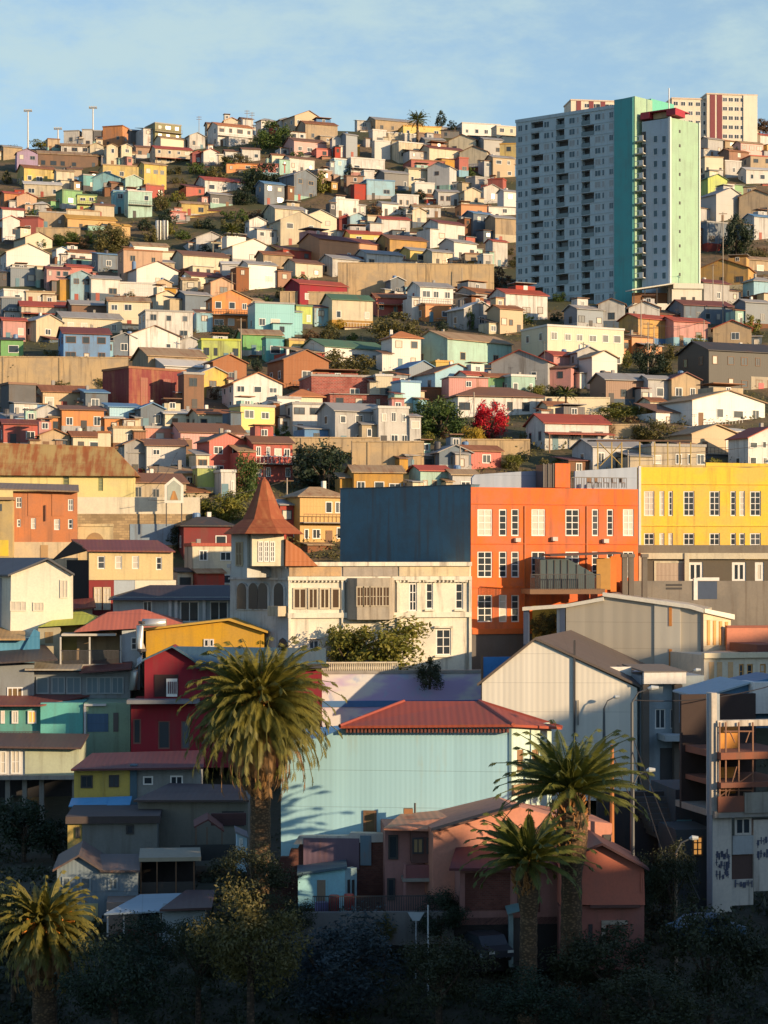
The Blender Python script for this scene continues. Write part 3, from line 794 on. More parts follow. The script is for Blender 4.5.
def yellow_building():
    fr = Fr(639.6, 204, 7, 610); t = hero('apartment_building', 'bright yellow flat roofed building with a row of tall white windows', 'building', fr)
    cols = [(644, 654.5), (659.5, 664.5, 1), (668.5, 673, 1), (683.5, 694.5), (709.5, 720), (730.5, 736, 1), (739.5, 745, 1), (750, 761)]
    rects = [(c[0], c[1], 491, 516, 1 if len(c) > 2 else 2) for c in cols] + [(c[0], c[1], 533, 556, 1 if len(c) > 2 else 2) for c in cols]
    ym = plaster((.84, .55, .05), .6); facade(t, 'wall', ym, fr, 640.5, 790, 467, 612, rects, 11)
    for y in (485, 526.5): fbox(t, 'cornice', ym, fr, 640, 790, y - 1.3, y, -.11, .02)
    fbox(t, 'pilaster', plaster(C['white'], .4), fr, 638.6, 640.8, 466, 612, -.12, .3)
    fbox(t, 'coping', simple((.62, .45, .1), .7), fr, 640, 790, 465.6, 467, -.08, .35)
    b = MB(); x0, z0 = fr.pt(706, 470, 5); x1, _ = fr.pt(790, 470, 5); b.prism([(x0, z0 - .5), (x1, z0 - .5), (x1, fr.z(464, 790, 5)), (x0, fr.z(462.5, 706, 5))], 5, 5.3); b.build('roof_parapet', ym, t, fr)
    b = MB().slab((fr.x(722), 1, fr.z(468.5, 722)), (fr.x(775), 1, fr.z(466, 775)), (fr.x(775), 4.5, fr.z(465, 775)), (fr.x(722), 4.5, fr.z(467, 722)), .06); b.build('awning', simple((.12, .10, .09), .7), t, fr)
    # rusty pergola on the terraces behind
    fp = Fr(597, 222, 8, 470); t = hero('pergola', 'rusty steel pergola roof on thin posts above the yellow building', 'pergola', fp)
    MB().slab((fp.x(596), 0, fp.z(441.5, 596)), (fp.x(692), 0, fp.z(441.5, 692)), (fp.x(692), 4, fp.z(439.5, 692)), (fp.x(596), 4, fp.z(439.5, 596)), .18).build('roof', simple((.10, .055, .035), .8), t, fp)
    for p in (598, 612, 622, 640, 655, 668, 680, 691): fbox(t, 'post', simple((.42, .30, .10), .7), fp, p - .5, p + .5, 442, 482, .05, .17)
    for a, b_ in ((600, 622), (622, 600)): MB().tube([(fp.x(a), .1, fp.z(443, a)), (fp.x(b_), .1, fp.z(466, b_))], .06, 4).build('brace', simple((.42, .30, .10), .7), t, fp)

def olive_building():
    fr = Fr(637, 194, 5, 600); t = hero('apartment_building', 'low dark olive building with a concrete parapet below the yellow facade', 'building', fr)
    fbox(t, 'parapet', plaster((.20, .17, .13), .8), fr, 637, 790, 545, 553, -.1, 9); cm = plaster((.60, .53, .38), .5)
    fbox(t, 'cornice', cm, fr, 640, 790, 553, 559, -.35, 8.8)
    rects = [(688, 703, 562, 582, 2), (732, 746, 562, 582, 2), (755, 764, 562, 582, 1)]
    facade(t, 'wall', plaster((.115, .095, .07), .6), fr, 640, 790, 559.2, 606, rects, 8.5, dict(nzr=1, fw=.28))
    fbox(t, 'shutter', corr((.42, .32, .24), 'x', .4, .1), fr, 656, 684.5, 563, 584, -.05, .02)
    a, z1 = fr.pt(654, 561); c, z0 = fr.pt(686, 588); MB().box(a, a + .2, -.08, .02, z0, z1).box(c - .2, c, -.08, .02, z0, z1).box(a + .2, c - .2, -.08, .02, z1 - .2, z1).build('shutter_frame', cm, t, fr)
    fbox(t, 'downpipe', cm, fr, 683.5, 688, 553, 588, -.5, -.1)
    fbox(t, 'pier', cm, fr, 638, 642.5, 556, 586, -.4, .0)
    # concrete yard wall
    f2 = Fr(640, 190, 4, 636); t = hero('concrete_wall', 'grey concrete yard wall with vents below the olive building', 'wall', f2)
    facade(t, 'wall', plaster((.24, .21, .175), 1.0), f2, 622, 790, 581, 650, [], 1.0)
    for y in (584, 587.5): fbox(t, 'vent', DARK, f2, 666, 682, y, y + 2, -.03, .02)
    fbox(t, 'opening', simple((.05, .075, .13), .5), f2, 697.5, 717, 581.4, 599, -.04, .02); fbox(t, 'opening_frame', simple(C['white'], .6), f2, 693.5, 697.4, 578, 600, -.12, .3); fbox(t, 'opening_frame', simple(C['white'], .6), f2, 697.4, 719, 577.5, 580.8, -.12, .3)
    for i, p in enumerate((625, 631.5, 645)):
        f3 = Fr(p - 2.5, 187, 5, 594); t = hero('concrete_pillar', '', 'pillar', f3, 'concrete pillars beside the glass terrace')
        t['label'] = ['rough concrete pillar closest to the glass terrace', 'rough concrete pillar in the middle of three by the terrace', 'rough concrete pillar in front of the olive building corner'][i]
        fbox(t, 'shaft', plaster((.17, .145, .12), .9), f3, p - 2.5, p + 2.5, 557, 600, 0, .45); fbox(t, 'capital', plaster((.2, .17, .14), .9), f3, p - 3.4, p + 3.4, 554, 557.5, -.1, .55)
    # salmon wall and cream lit annex at the edge of the picture
    f4 = Fr(728, 180, 8, 662); t = hero('painted_wall', 'plain salmon painted wall under the grey concrete yard', 'wall', f4)
    fbox(t, 'wall', plaster((.62, .24, .15), .3), f4, 727, 790, 627, 664, 0, .4); fbox(t, 'coping', simple((.3, .1, .07), .8), f4, 727, 790, 625.6, 627.4, -.06, .45)
    f5 = Fr(704, 172, 16, 700); t = hero('annex_building', 'low cream annex with orange shutters beside the grey hall', 'building', f5)
    facade(t, 'wall', plaster((.70, .62, .48), .5), f5, 704, 790, 655, 712, [(739, 744, 664, 679, 1), (747, 753, 664, 679, 1), (760, 766, 664, 679, 1)], 7, dict(frame=simple((.62, .32, .1), .6), nzr=2))
    fbox(t, 'cornice', plaster(C['cream'], .3), f5, 703, 790, 653, 657, -.3, .3)
    fbox(t, 'roof', simple((.16, .05, .035), .7), f5, 760, 790, 645, 652.8, .5, 6)
    for x in (709, 717, 728): fbox(t, 'panel', simple((.64, .40, .2), .7), f5, x, x + 5, 662, 684, -.04, .02)

def grey_hall():
    fr = Fr(566, 181, -13, 700); t = hero('warehouse', 'large grey sheet metal hall with a pale stepped parapet line', 'warehouse', fr)
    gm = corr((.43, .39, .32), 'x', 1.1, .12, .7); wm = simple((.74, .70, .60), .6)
    def top(px): 
        P = [(566, 606), (603, 598), (605, 594), (690, 607), (704, 611)]
        for (a, ya), (b, yb) in zip(P, P[1:]):
            if px <= b: return ya + (yb - ya) * (px - a) / (b - a)
        return P[-1][1]
    cols = [566, 604, 654.5, 680.5, 702.5]
    for i, (a, b_) in enumerate(((566, 604), (604, 654.5), (654.5, 680.5), (680.5, 702.5))):
        x0, z0 = fr.pt(a, 740); x1, _ = fr.pt(b_, 740); MB().prism([(x0, z0), (x1, z0), (x1, fr.z(top(b_), b_)), (x0, fr.z(top(a + .01) if i != 1 else 594, a))], [0, .0, -.12, .03][i], 14).build('wall', gm if i != 2 else corr((.52, .49, .42), 'x', 1.1, .05, .7), t, fr)
    for a, b_, ya, yb in ((523, 566, 607, 604), (566, 604, 604, 597), (603, 690, 592.5, 605), (690, 703.5, 605, 609)):
        x0, x1 = fr.x(a), fr.x(b_); MB().prism([(x0, fr.z(ya + 3.6, a)), (x1, fr.z(yb + 3.6, b_)), (x1, fr.z(yb, b_)), (x0, fr.z(ya, a))], -.35, 1.0).build('parapet_trim', wm, t, fr)
    for y0, y1 in ((607, 626), (649, 671)): fbox(t, 'slit_window', simple((.55, .22, .05), .6), fr, 669, 672, y0, y1, -.17, -.1)
    fbox(t, 'corner_post', simple((.09, .08, .08), .6), fr, 701, 703.4, 612, 725, -.1, .2)
    # open planted bay
    x0, z0 = fr.pt(524, 645); x1, z1 = fr.pt(566, 607)
    MB().box(x0, x1, 5, 5.2, z0 - 4, z1).build('bay_wall', simple((.34, .25, .04), .8), t, fr); MB().box(x0, x1 - .02, .3, 5, z0 - 5, z0 - .05).build('bay_floor', CONC, t, fr)
    for p in (526, 562.5): fbox(t, 'bay_column', simple((.05, .075, .14), .6), fr, p - 2.5, p + 2.5, 608, 660, -.05, .6)
    fbox(t, 'bay_column', simple(C['palegrey'], .6), fr, 556.5, 560, 606, 646, .2, .7)
    # end facing the sun, its brightness put into a paler sheet colour
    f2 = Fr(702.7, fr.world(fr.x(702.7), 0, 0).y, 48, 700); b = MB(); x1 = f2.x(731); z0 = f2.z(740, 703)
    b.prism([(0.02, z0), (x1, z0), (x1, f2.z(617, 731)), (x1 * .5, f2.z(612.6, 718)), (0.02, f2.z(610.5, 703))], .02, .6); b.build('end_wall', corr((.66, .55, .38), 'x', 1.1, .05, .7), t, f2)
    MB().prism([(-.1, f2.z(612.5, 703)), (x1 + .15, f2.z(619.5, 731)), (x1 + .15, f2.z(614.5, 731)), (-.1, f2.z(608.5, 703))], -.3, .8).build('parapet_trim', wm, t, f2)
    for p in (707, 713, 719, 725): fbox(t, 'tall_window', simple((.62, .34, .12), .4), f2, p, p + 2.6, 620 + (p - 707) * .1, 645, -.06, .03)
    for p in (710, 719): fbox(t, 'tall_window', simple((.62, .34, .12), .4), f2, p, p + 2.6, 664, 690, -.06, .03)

def gable_shed():
    fr = Fr(482, 162, -2, 770); t = hero('gabled_shed', 'pale striped sheet metal gable building with a dark grey roof', 'shed', fr)
    A, B, D = fr.pt(482, 683), fr.pt(535, 640), fr.pt(637, 688); z0 = fr.z(800, 482); x0, x1 = A[0], D[0]; dx, dy = 3.9, 17.0
    b = MB().prism([(x0, z0), (x1, z0), (x1, D[1]), (B[0], B[1]), (x0, A[1])], 0, dy, dx); b.build('wall', corr((.74, .70, .61), 'x', .45, .2), t, fr)
    b = MB()
    for (p, q) in ((B, (x0 - .4, A[1] - .25)), (B, (x1 + .5, D[1] - .1))): b.prism([(p[0], p[1] + .02), (q[0], q[1] + .02), (q[0], q[1] + .22), (p[0], p[1] + .22)], -.25, dy, dx)
    r = b.build('roof', corr((.115, .09, .075), 'y', .5, .15, .7), t, fr)
    k = (D[1] - B[1]) / (x1 - B[0]); xs = B[0] + 3.1; sk = MB()
    for j in range(2): sk.slab((xs + j * 1.9, 4 + j * .2, B[1] + k * (xs - B[0] + j * 1.9) + .26 + .9), (xs + .5 + j * 1.9, 4, B[1] + k * (xs + .5 - B[0] + j * 1.9) + 1.06), (xs + 1.5 + j * 1.7, 8.5, B[1] + k * (xs + .6 - B[0] + j * 1.9) + 1.0), (xs + .9 + j * 1.7, 8.5, B[1] + k * (xs + .1 - B[0] + j * 1.9) + 1.15), .05)
    # side bay with pillars and a pale fascia running back
    f2 = Fr(640, 161.6, 8, 800); b = MB(); sw = plaster((.42, .44, .44), .4)
    facade(t, 'side_wall', plaster((.30, .36, .40), .4), f2, 641, 704, 676, 815, [(655, 666, 709, 729, 2), (670, 679, 709, 729, 2)], 9, dict(nzr=1, y=.16))
    fbox(t, 'fascia', plaster(C['white'], .3), f2, 641, 683, 672, 683, -.9, -.5); fbox(t, 'fascia', plaster(C['white'], .3), f2, 611, 641, 669, 678, 3.0, 3.3); MB().slab((f2.x(641), -.9, f2.z(672.3, 641)), (f2.x(684), -.9, f2.z(672.3, 684)), (f2.x(684), 6, f2.z(672.3, 684) + .25), (f2.x(641), 6, f2.z(672.3, 641) + .25), .12).build('flat_roof', simple((.2, .17, .14), .8), t, f2)
    for p, w in ((641, 6), (672, 8)): fbox(t, 'pillar', plaster((.13, .105, .085), .5), f2, p, p + w, 684, 790, -.7, -.02)
    fbox(t, 'canopy', plaster((.36, .40, .42), .4), f2, 657, 706, 733, 738.5, -2.2, -.02); fbox(t, 'gateway', DARK, f2, 660, 700, 748, 812, -.06, .02)
    fbox(t, 'drainpipe', IRON, fr, 573.4, 575.4, 640, 740, -.22, -.08); fbox(t, 'drainpipe', IRON, fr, 577.5, 578.4, 700, 725, -.2, -.08)

def mint_house():
    fr = Fr(281, 128.00, -6, 880); t = hero('sheet_clad_house', 'large mint green sheet clad house with a red hipped roof', 'house', fr)
    pts = [(281, 900), (281, 742), (322, 738), (344, 727), (511, 726.5), (511, 900)]; P = [fr.pt(*p) for p in pts]
    mm = corr((.40, .68, .78), 'x', .32, .25, .6, (.42, .46, .36), .05)
    MB().prism(P, 0, 10).build('wall', mm, t, fr)
    f2 = Fr(511, fr.world(fr.x(511), 0, 0).y, 52, 880); m2 = plaster((.58, .76, .66), .5)
    facade(t, 'end_wall', m2, f2, 511.2, 551.5, 727, 890, [(517, 523.5, 750, 772, 1), (532, 539, 750, 772, 1)], .5, dict(frame=simple((.30, .17, .08), .6), pane=simple((.26, .15, .08), .6), nzr=1))
    fbox(t, 'string_course', simple((.33, .22, .12), .7), f2, 511.6, 549, 785, 790, -.16, .02); fbox(t, 'corner_board', simple((.16, .28, .32), .6), fr, 509, 511.6, 728, 830, -.06, .02)
    # hipped roof: eaves follow the front and the end wall
    a = fr.world(fr.x(341), -.7, fr.z(727.5, 341)); b_ = fr.world(fr.x(513.5), -.7, fr.z(726, 513)); e2 = f2.world(f2.x(553), -.7, f2.z(729, 553)); c = fr.world(fr.x(341) + 12.2, 9.5, fr.z(727, 341)); a2 = fr.world(fr.x(341) + 1, 9.5, fr.z(727, 341))
    r1 = fr.world(fr.x(404, 4.5), 4.5, fr.z(703.5, 404, 4.5)); r2 = fr.world(fr.x(479, 5), 5, fr.z(703.5, 479, 5)); o = t.location; V = [tuple(q - o) for q in (a, b_, e2, c, a2, r1, r2)]
    V[3] = (V[2][0] - .5, V[2][1] + 4, V[2][2])
    rb = MB(); n = 7; rb.add(V + [(x, y, z + .16) for x, y, z in V], [(7, 8, 13, 12), (8, 9, 13), (9, 10, 13), (10, 11, 12, 13), (11, 7, 12), (0, 1, 8, 7), (1, 2, 9, 8), (2, 3, 10, 9), (3, 4, 11, 10), (4, 0, 7, 11), (4, 3, 2, 1, 0)])
    rf = rb.build('roof', corr((.34, .07, .035), 'x', .42, .35, .6), t)
    cap = MB().tube([V[5], V[6]], .16, 6).tube([tuple(Vector(V[6]) + Vector((0, 0, .15))), tuple(Vector(V[1]) + Vector((0, 0, .15)))], .13, 6).tube([tuple(Vector(V[5]) + Vector((0, 0, .15))), tuple(Vector(V[0]) + Vector((0, 0, .15)))], .13, 6).tube([tuple(Vector(V[6]) + Vector((0, 0, .15))), tuple(Vector(V[2]) + Vector((0, 0, .15)))], .13, 6)
    cap.build('ridge_cap', simple((.30, .06, .035), .6), rf)
    br = MB()
    for i in range(44): px = 348 + i * 3.72; x = fr.x(px); br.box(x - .06, x + .06, -.5, -.01, fr.z(732, px), fr.z(728.5, px))
    br.build('eaves_brackets', simple((.20, .07, .05), .7), t, fr)
    c = [(363.5, 376.5, 810, 834)]; hwin(t, fr, c, simple((.20, .11, .06), .7), glass((.16, .11, .06)), 2, 1, y=-.02, fw=.16)

def spired_mansion():
    fr = Fr(288, 174, 12, 690); t = hero('mansion', 'weathered cream mansion with a rusty witch hat spire', 'building', fr)
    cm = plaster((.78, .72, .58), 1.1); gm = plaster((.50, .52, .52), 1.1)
    R1 = [(295, 336, 588, 608)]
    rects = [(409, 417, 583, 611, 2), (426, 433, 583, 609, 1), (455.5, 463, 583, 609, 1), (436, 451, 629, 655, 2), (309, 319, 640, 668, 2), (345, 355, 640, 668, 1), (372, 386, 640, 668, 2)]
    facade(t, 'wall', cm, fr, 288, 471, 564, 690, rects, 11, dict(nzr=3))
    for y0, y1, pr in ((562, 566, .35), (576.5, 580, .3), (613, 617, .25)): fbox(t, 'cornice', cm, fr, 287.5, 471, y0, y1, -pr, .1)
    fbox(t, 'parapet_stain', plaster((.56, .36, .18), 1.1), fr, 289, 341, 566.3, 576, -.12, .02); fbox(t, 'parapet_panel', plaster((.66, .54, .34), 1.1), fr, 399, 469, 566.3, 576, -.12, .02); fbox(t, 'parapet_panel', plaster((.40, .34, .28), 1.1), fr, 343, 397, 566.3, 576, -.12, .02)
    for p in (289.5, 342.5, 398, 470): fbox(t, 'pilaster', cm, fr, p - 1.4, p + 1.2, 580, 690, -.2, .05)
    for p0, p1, y0, y1 in ((409, 417, 583, 611), (426, 433, 583, 609), (455.5, 463, 583, 609), (436, 451, 629, 655), (309, 319, 640, 668)):
        fbox(t, 'hood_mould', cm, fr, p0 - 2, p1 + 2, y0 - 3, y0 - 1.2, -.28, .02); fbox(t, 'window_sill', cm, fr, p0 - 1.5, p1 + 1.5, y1 + .4, y1 + 2, -.22, .02)
    for i in range(46): px = 290 + i * 3.9; fbox(t, 'dentil', cm, fr, px, px + 1.6, 580.1, 582.2, -.24, -.02)
    # glazed gallery
    gal = [(293, 306.5, 588, 609, 2), (308, 318, 588, 609, 2), (319.5, 329.5, 588, 609, 2), (331, 340, 588, 609, 1)]; hwin(t, fr, gal, plaster((.6, .52, .38), .6), glass((.09, .06, .04)), 2, 1, y=-.05, fw=.14)
    # bow windowed bay in the middle
    x0, x1 = fr.x(344), fr.x(396); z0, z1 = fr.z(616, 344), fr.z(578, 344); b = MB().plan([(x0, .1), (x0 + .9, -1.3), (x1 - .9, -1.3), (x1, .1)], z0 - .3, z1); b.build('bay', plaster((.42, .36, .28), 1.0), t, fr)
    c0, c1 = (x0 + .9), (x1 - .9)
    for i in range(5): xx = c0 + (c1 - c0) * (i + .5) / 5; w_ = fr.world(xx, -1.3, z0 + .85) - t.location; window(t, w_.x, w_.z, .72, 1.75, 2, 2, plaster((.5, .42, .3), .8), glass((.10, .065, .045)), w_.y, fr.yaw, .1)
    # flank with arched windows, shade put into its greyer plaster
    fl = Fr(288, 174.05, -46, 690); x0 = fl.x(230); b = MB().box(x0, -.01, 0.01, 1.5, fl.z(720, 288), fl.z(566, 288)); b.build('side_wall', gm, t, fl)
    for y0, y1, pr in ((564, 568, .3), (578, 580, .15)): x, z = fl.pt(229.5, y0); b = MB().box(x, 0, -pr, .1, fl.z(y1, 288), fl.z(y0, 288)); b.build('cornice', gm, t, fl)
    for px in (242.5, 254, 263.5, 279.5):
        x, zz = fl.pt(px, 610); h = fl.z(584, px) - zz; w = .62; arc = [(-w, 0), (w, 0), (w, h - w)] + [(w * math.cos(a * PI / 8), h - w + w * math.sin(a * PI / 8)) for a in range(1, 8)] + [(-w, h - w)]
        ar = MB().prism([(x + q[0] * 1.35, zz + q[1] * 1.06) for q in arc], -.1, .0); f = ar.build('window', gm, t, fl); MB().prism([(x + q[0], zz + q[1] + .1) for q in arc], -.13, -.02).build('pane', glass((.05, .05, .055)), f)
    x, zz = fl.pt(283, 640); MB().box(fl.x(277), fl.x(287.5), -1.1, -.02, fl.z(616, 283), fl.z(606, 283)).build('balcony', plaster((.55, .45, .3), 1), t, fl)
    for p in (262, 283): 
        x, zz = fl.pt(p, 660); arc = [(-.6, 0), (.6, 0), (.6, 1.3), (.4, 1.75), (0, 1.95), (-.4, 1.75), (-.6, 1.3)]; MB().prism([(x + q[0], zz + q[1]) for q in arc], -.06, .0).build('window', DARK, t, fl)
    # turret and spire
    ft = Fr(252, 173, 14, 562); lw, hw_, up = ft.x(246), ft.x(285), ft.z(533, 262)
    ftl = Fr(247, 173.5, -40, 566)
    fbox(t, 'turret_wall', plaster((.74, .66, .47), .5), ft, 252, 284, 530, 566, .0, 5)
    MB().box(ftl.x(231), -.02, .03, 3.4, -1, ftl.z(530, 247)).build('turret_side', plaster((.5, .5, .47), .8), t, ftl)  # turret cream greyed here, shade put into the colour
    hwin(t, ft, [(258, 263.3, 541, 562, 2), (264, 269, 541, 562, 2), (269.7, 275, 541, 562, 2)], WHITE, GLASS, 2, 4, y=-.02)
    hwin(t, ftl, [(236, 243, 542, 566, 2)], plaster((.5, .4, .25), .6), glass((.16, .1, .05)), 2, 2, y=-.02)
    # spire: a flared eight sided cap
    cx = ft.world(ft.x(264, 2), 2.0, 0); base = zr(533, cx.y); apex = zr(477, cx.y); rr = [(3.75, -.1), (2.95, .5), (1.95, 1.2), (1.42, 2.2), (.9, 3.4), (.42, 4.5), (.02, apex - base)]; b = MB(); n = 8; vs, fs = [], []
    for r, z in rr: vs += [(cx.x - t.location.x + r * math.cos(2 * PI * (k + .5) / n), cx.y - t.location.y + r * math.sin(2 * PI * (k + .5) / n), base + z - t.location.z) for k in range(n)]
    for i in range(len(rr) - 1): fs += [(i * n + k, i * n + (k + 1) % n, (i + 1) * n + (k + 1) % n, (i + 1) * n + k) for k in range(n)]
    fs.append(tuple(range(n - 1, -1, -1))); b.add(vs, fs); sp = b.build('spire', corr((.27, .07, .025), 'xy', .5, .5, .8, (.38, .16, .06)), t)
    MB().tube([(cx.x - t.location.x, cx.y - t.location.y, apex - .3 - t.location.z), (cx.x - t.location.x, cx.y - t.location.y, apex + .9 - t.location.z)], .05, 5).build('finial', IRON, sp)
    b = MB(); b.prism([ft.pt(284.5, 566), ft.pt(317, 566), ft.pt(300, 549), ft.pt(285, 539)], -.4, 3.2); b.build('lean_to_roof', corr((.42, .13, .035), 'x', .4, .5), t, ft)
    # balustrade and painted retaining wall in front
    fw = Fr(322, 170, 6, 705); w = hero('retaining_wall', 'long retaining wall with faded purple and blue mural below the mansion', 'wall', fw)
    m, tt, bs = nt('faded_mural'); o, v = coords(tt); n1 = nz(tt, v, .35, 3, .5, (.6, 1, 1.4)); n2 = nz(tt, v, .5, 4, .6)
    c1 = mixc(tt, ramp(tt, n1, .42, .55), (.62, .60, .58), (.46, .36, .56)); c2 = mixc(tt, ramp(tt, n2, .52, .66), c1, (.36, .42, .58)); L(tt, c2, bs.inputs['Base Color']); setv(bs, Roughness=.9)
    fbox(w, 'wall', m, fw, 322, 484, 672, 730, 0, .8); fbox(w, 'coping', CONC, fw, 321.5, 484.5, 671, 673, -.1, .9)
    b = MB(); x0, z0 = fw.pt(322, 671); x1, _ = fw.pt(398, 671)
    k = 40
    for i in range(k + 1):
        xx = x0 + (x1 - x0) * i / k; b.tube([(xx, .35, z0), (xx, .35, z0 + .2), (xx, .35, z0 + .45), (xx, .35, z0 + .62)], [.05, .085, .05, .06], 6)
    b.box(x0, x1, .22, .5, z0 + .62, z0 + .74); b.build('balustrade', plaster((.62, .55, .42), .6), w, fw)
    fbox(w, 'lower_band', simple((.06, .16, .34), .7), fw, 322, 484, 701, 706, -.08, .02)
    # small bright blue hoarding and steps next to the orange building's foot
    fh = Fr(481, 166, 10, 690); h = hero('hoarding', 'bright blue painted hoarding at the foot of the orange building', 'hoarding', fh); fbox(h, 'panel', simple((.05, .22, .52), .6), fh, 482, 512, 657, 700, 0, .15); fbox(h, 'post', WOOD, fh, 481, 483, 655, 700, -.1, .0)

def tower():
    D = 417; fr = Fr(516, D + 14, -36, 312); t = hero('apartment_tower', 'tall blue grey apartment tower with teal core and pale green end wall', 'tower', fr)
    wall = plaster((.42, .53, .58), .35); bal = plaster((.36, .46, .51), .2); teal = plaster((.08, .35, .36), .35); lime = plaster((.33, .50, .35), .4); mintm = plaster((.14, .50, .38), .12)
    x1 = fr.x(616); ztop = fr.z(113.5, 566); z0 = fr.z(340, 516); W = x1; nf = 17; fh = (ztop - .9) / nf
    # slab: bays of windows and stepped recessed balconies
    holes = []; pw = W / 12.6
    def bx(u): return u * pw
    recess = []
    for f in range(nf):
        zb = .2 + f * fh
        for k, u in enumerate((1.95, 5.15, 8.35)):
            sh = .0 if (f + k) % 3 else .25
            w0 = 1.05 if (f % 3 != (k + 1) % 3) else 1.55
            recess.append((bx(u), bx(u + w0), zb + .12, zb + fh - .12, k, f))
    for r in recess: holes.append(r[:4])
    b = MB(); wall_holes(b, 0, W, z0, ztop, holes, 0, 1.3)
    for r in recess: b.add([(r[0], 1.3, r[2]), (r[1], 1.3, r[2]), (r[1], 1.3, r[3]), (r[0], 1.3, r[3])], [(0, 1, 2, 3)])
    dep = 9.0; b.add([(0, 0, z0), (W, 0, z0), (W, dep, z0), (0, dep, z0), (0, 0, ztop), (W, 0, ztop), (W, dep, ztop), (0, dep, ztop)], [(4, 5, 6, 7), (1, 2, 6, 5), (2, 3, 7, 6), (3, 0, 4, 7)])
    b.build('wall', wall, t, fr)
    MB().box(-.12, W - .02, -.15, .01, ztop - .45, ztop + .25).build('parapet', wall, t, fr)
    o = t.location
    for i, r in enumerate(recess):
        g = MB().box(r[0] + .02, r[1] - .02, -.10, .02, r[2] + .02, r[2] + .8).build('balcony_rail', glass((.10, .15, .17)) if (i * 7) % 3 else bal, t, fr)
        MB().box(r[0] + .15, r[1] - .12, 1.2, 1.28, r[2] + .05, r[3] - .1).build('balcony_door', DARK if R.random() < .65 else glass(), t, fr)
    for f in range(1, nf): MB().box(-.04, W - .03, -.07, -.0, .2 + f * fh - .1, .2 + f * fh + .06).build('floor_band', bal, t, fr)
    gl = glass((.03, .07, .095)); cu = simple((.30, .33, .34), .7); fm = simple((.45, .52, .55), .6)
    # floor by floor: one window mesh per column of the storey
    for f in range(nf):
        zb = .2 + f * fh
        for u, w0 in ((.25, .62), (1.15, .42), (3.6, .72), (4.55, .3), (6.8, .75), (7.75, .3), (10.0, .75), (10.9, .3), (11.75, .55)):
            if f == nf - 1 and u in (4.55,): continue
            window(t, (bx(u) + w0 * pw * .5) * fr.c, zb + fh * .28, w0 * pw, fh * .58, 2 if w0 > .5 else 1, 1, fm, gl if R.random() < .7 else cu, (bx(u) + w0 * pw * .5) * fr.s, fr.yaw, .1, .06)
    # teal core rising above, its sunlit side pale green
    xa, xb = fr.x(615), fr.x(633.5); ztc = fr.z(99.5, 620)
    P = fr.world(xb, 0, 0); f2 = Fr(633.5, P.y, 44, 312)
    MB().box(xa, xb, -.35, 8, z0, ztc).build('core', teal, t, fr)
    xl = f2.x(651); MB().box(-.0, xl, -.36, 3, z0, f2.z(98, 640)).build('core_side', lime, t, f2)
    MB().box(f2.x(651, .5), f2.x(674, .5), .5, 5, f2.z(330, 651), f2.z(100, 660)).build('core_back', mintm, t, f2)
    # right wing: shaded face with windows and balconies, pale green end
    f3 = Fr(642, D - 3, -36, 312); xw = f3.x(669.5); zt3 = f3.z(120, 655); MB().box(-0.0, xw, 0, 7.5, f3.z(340, 645), zt3).build('wing_wall', plaster((.42, .50, .57), .3), t, f3)
    Pe = f3.world(xw, 0, 0); f4 = Fr(669.5, Pe.y, 40, 312); xe = f4.x(698.5)
    MB().box(0, xe, -.05, 5, f4.z(330, 670), f4.z(120.5, 684)).build('end_wall', lime, t, f4); MB().box(-.15, .25, -.3, .3, f4.z(330, 670), f4.z(120, 684)).build('corner_strip', plaster(C['white'], .1), t, f4); MB().box(xe - .1, xe + .3, -.3, .5, f4.z(330, 690), f4.z(121, 690)).build('corner_strip', plaster(C['white'], .1), t, f4)
    for i in range(11): x, z = f4.pt(679.5, 131.5 + i * 14.3); MB().box(x - .22, x + .22, -.12, .02, z - .3, z + .3).build('porthole_window', DARK, t, f4)
    nb = 12
    for i in range(nb):
        yb = 137 + i * 12.4
        for px, w0 in ((653, 5), (661.5, 6)):
            x, z = f3.pt(px, yb + 6); c = f3.world(x + .6, 0, z) - o; window(t, c.x, c.z, 1.0, 1.45, 1, 1, fm, gl, c.y, f3.yaw, .1, .06)
        x0, z = f3.pt(636.5, yb + 6); x1_, _ = f3.pt(648, yb)
        bb = MB().box(x0 + .3, x1_ - .4, -1.35, -.02, z, z + .14).box(x1_ - 1.35, x1_ - .4, -1.42, -1.3, z + .14, z + 1.15).box(x0 + .3, x1_ - 1.4, -1.4, -1.34, z + 1.0, z + 1.1); bb.build('balcony', plaster((.72, .70, .64), .1), t, f3)
        MB().box(x0 + 1.2, x1_ - .5, -.08, .02, z + .2, z + 2.1).build('balcony_door', DARK, t, f3)
    b = MB(); x0, z = f3.pt(641, 120); b.box(x0, f3.x(676), -.3, 6, z + .5, z + 1.3)
    b = MB().box(x0, f3.x(676), -.2, 6, z + 1.25, z + 1.45)
    for q0, q1 in ((641, 650), (667, 676)): b.box(f3.x(q0), f3.x(q1), -.3, 4, z + .05, z + 1.24)
    b.build('roof_frame', simple((.36, .025, .04), .6), t, f3); MB().box(f3.x(651), f3.x(666), 1, 4, z, z + 1.2).build('roof_plant', plaster(C['tan'], .6), t, f3)
    b = MB(); 
    MB().tube([(f3.x(662), 3, z + 1.3), (f3.x(662), 3, z + 6.5)], .12, 5).build('antenna', WHITE, t, f3)
    # podium with terrace bar
    f5 = Fr(633, D - 12, 4, 318); t5 = hero('terrace_pavilion', 'white pavilion with an open terrace at the foot of the tower', 'pavilion', f5); pm = plaster((.74, .69, .58), .3)
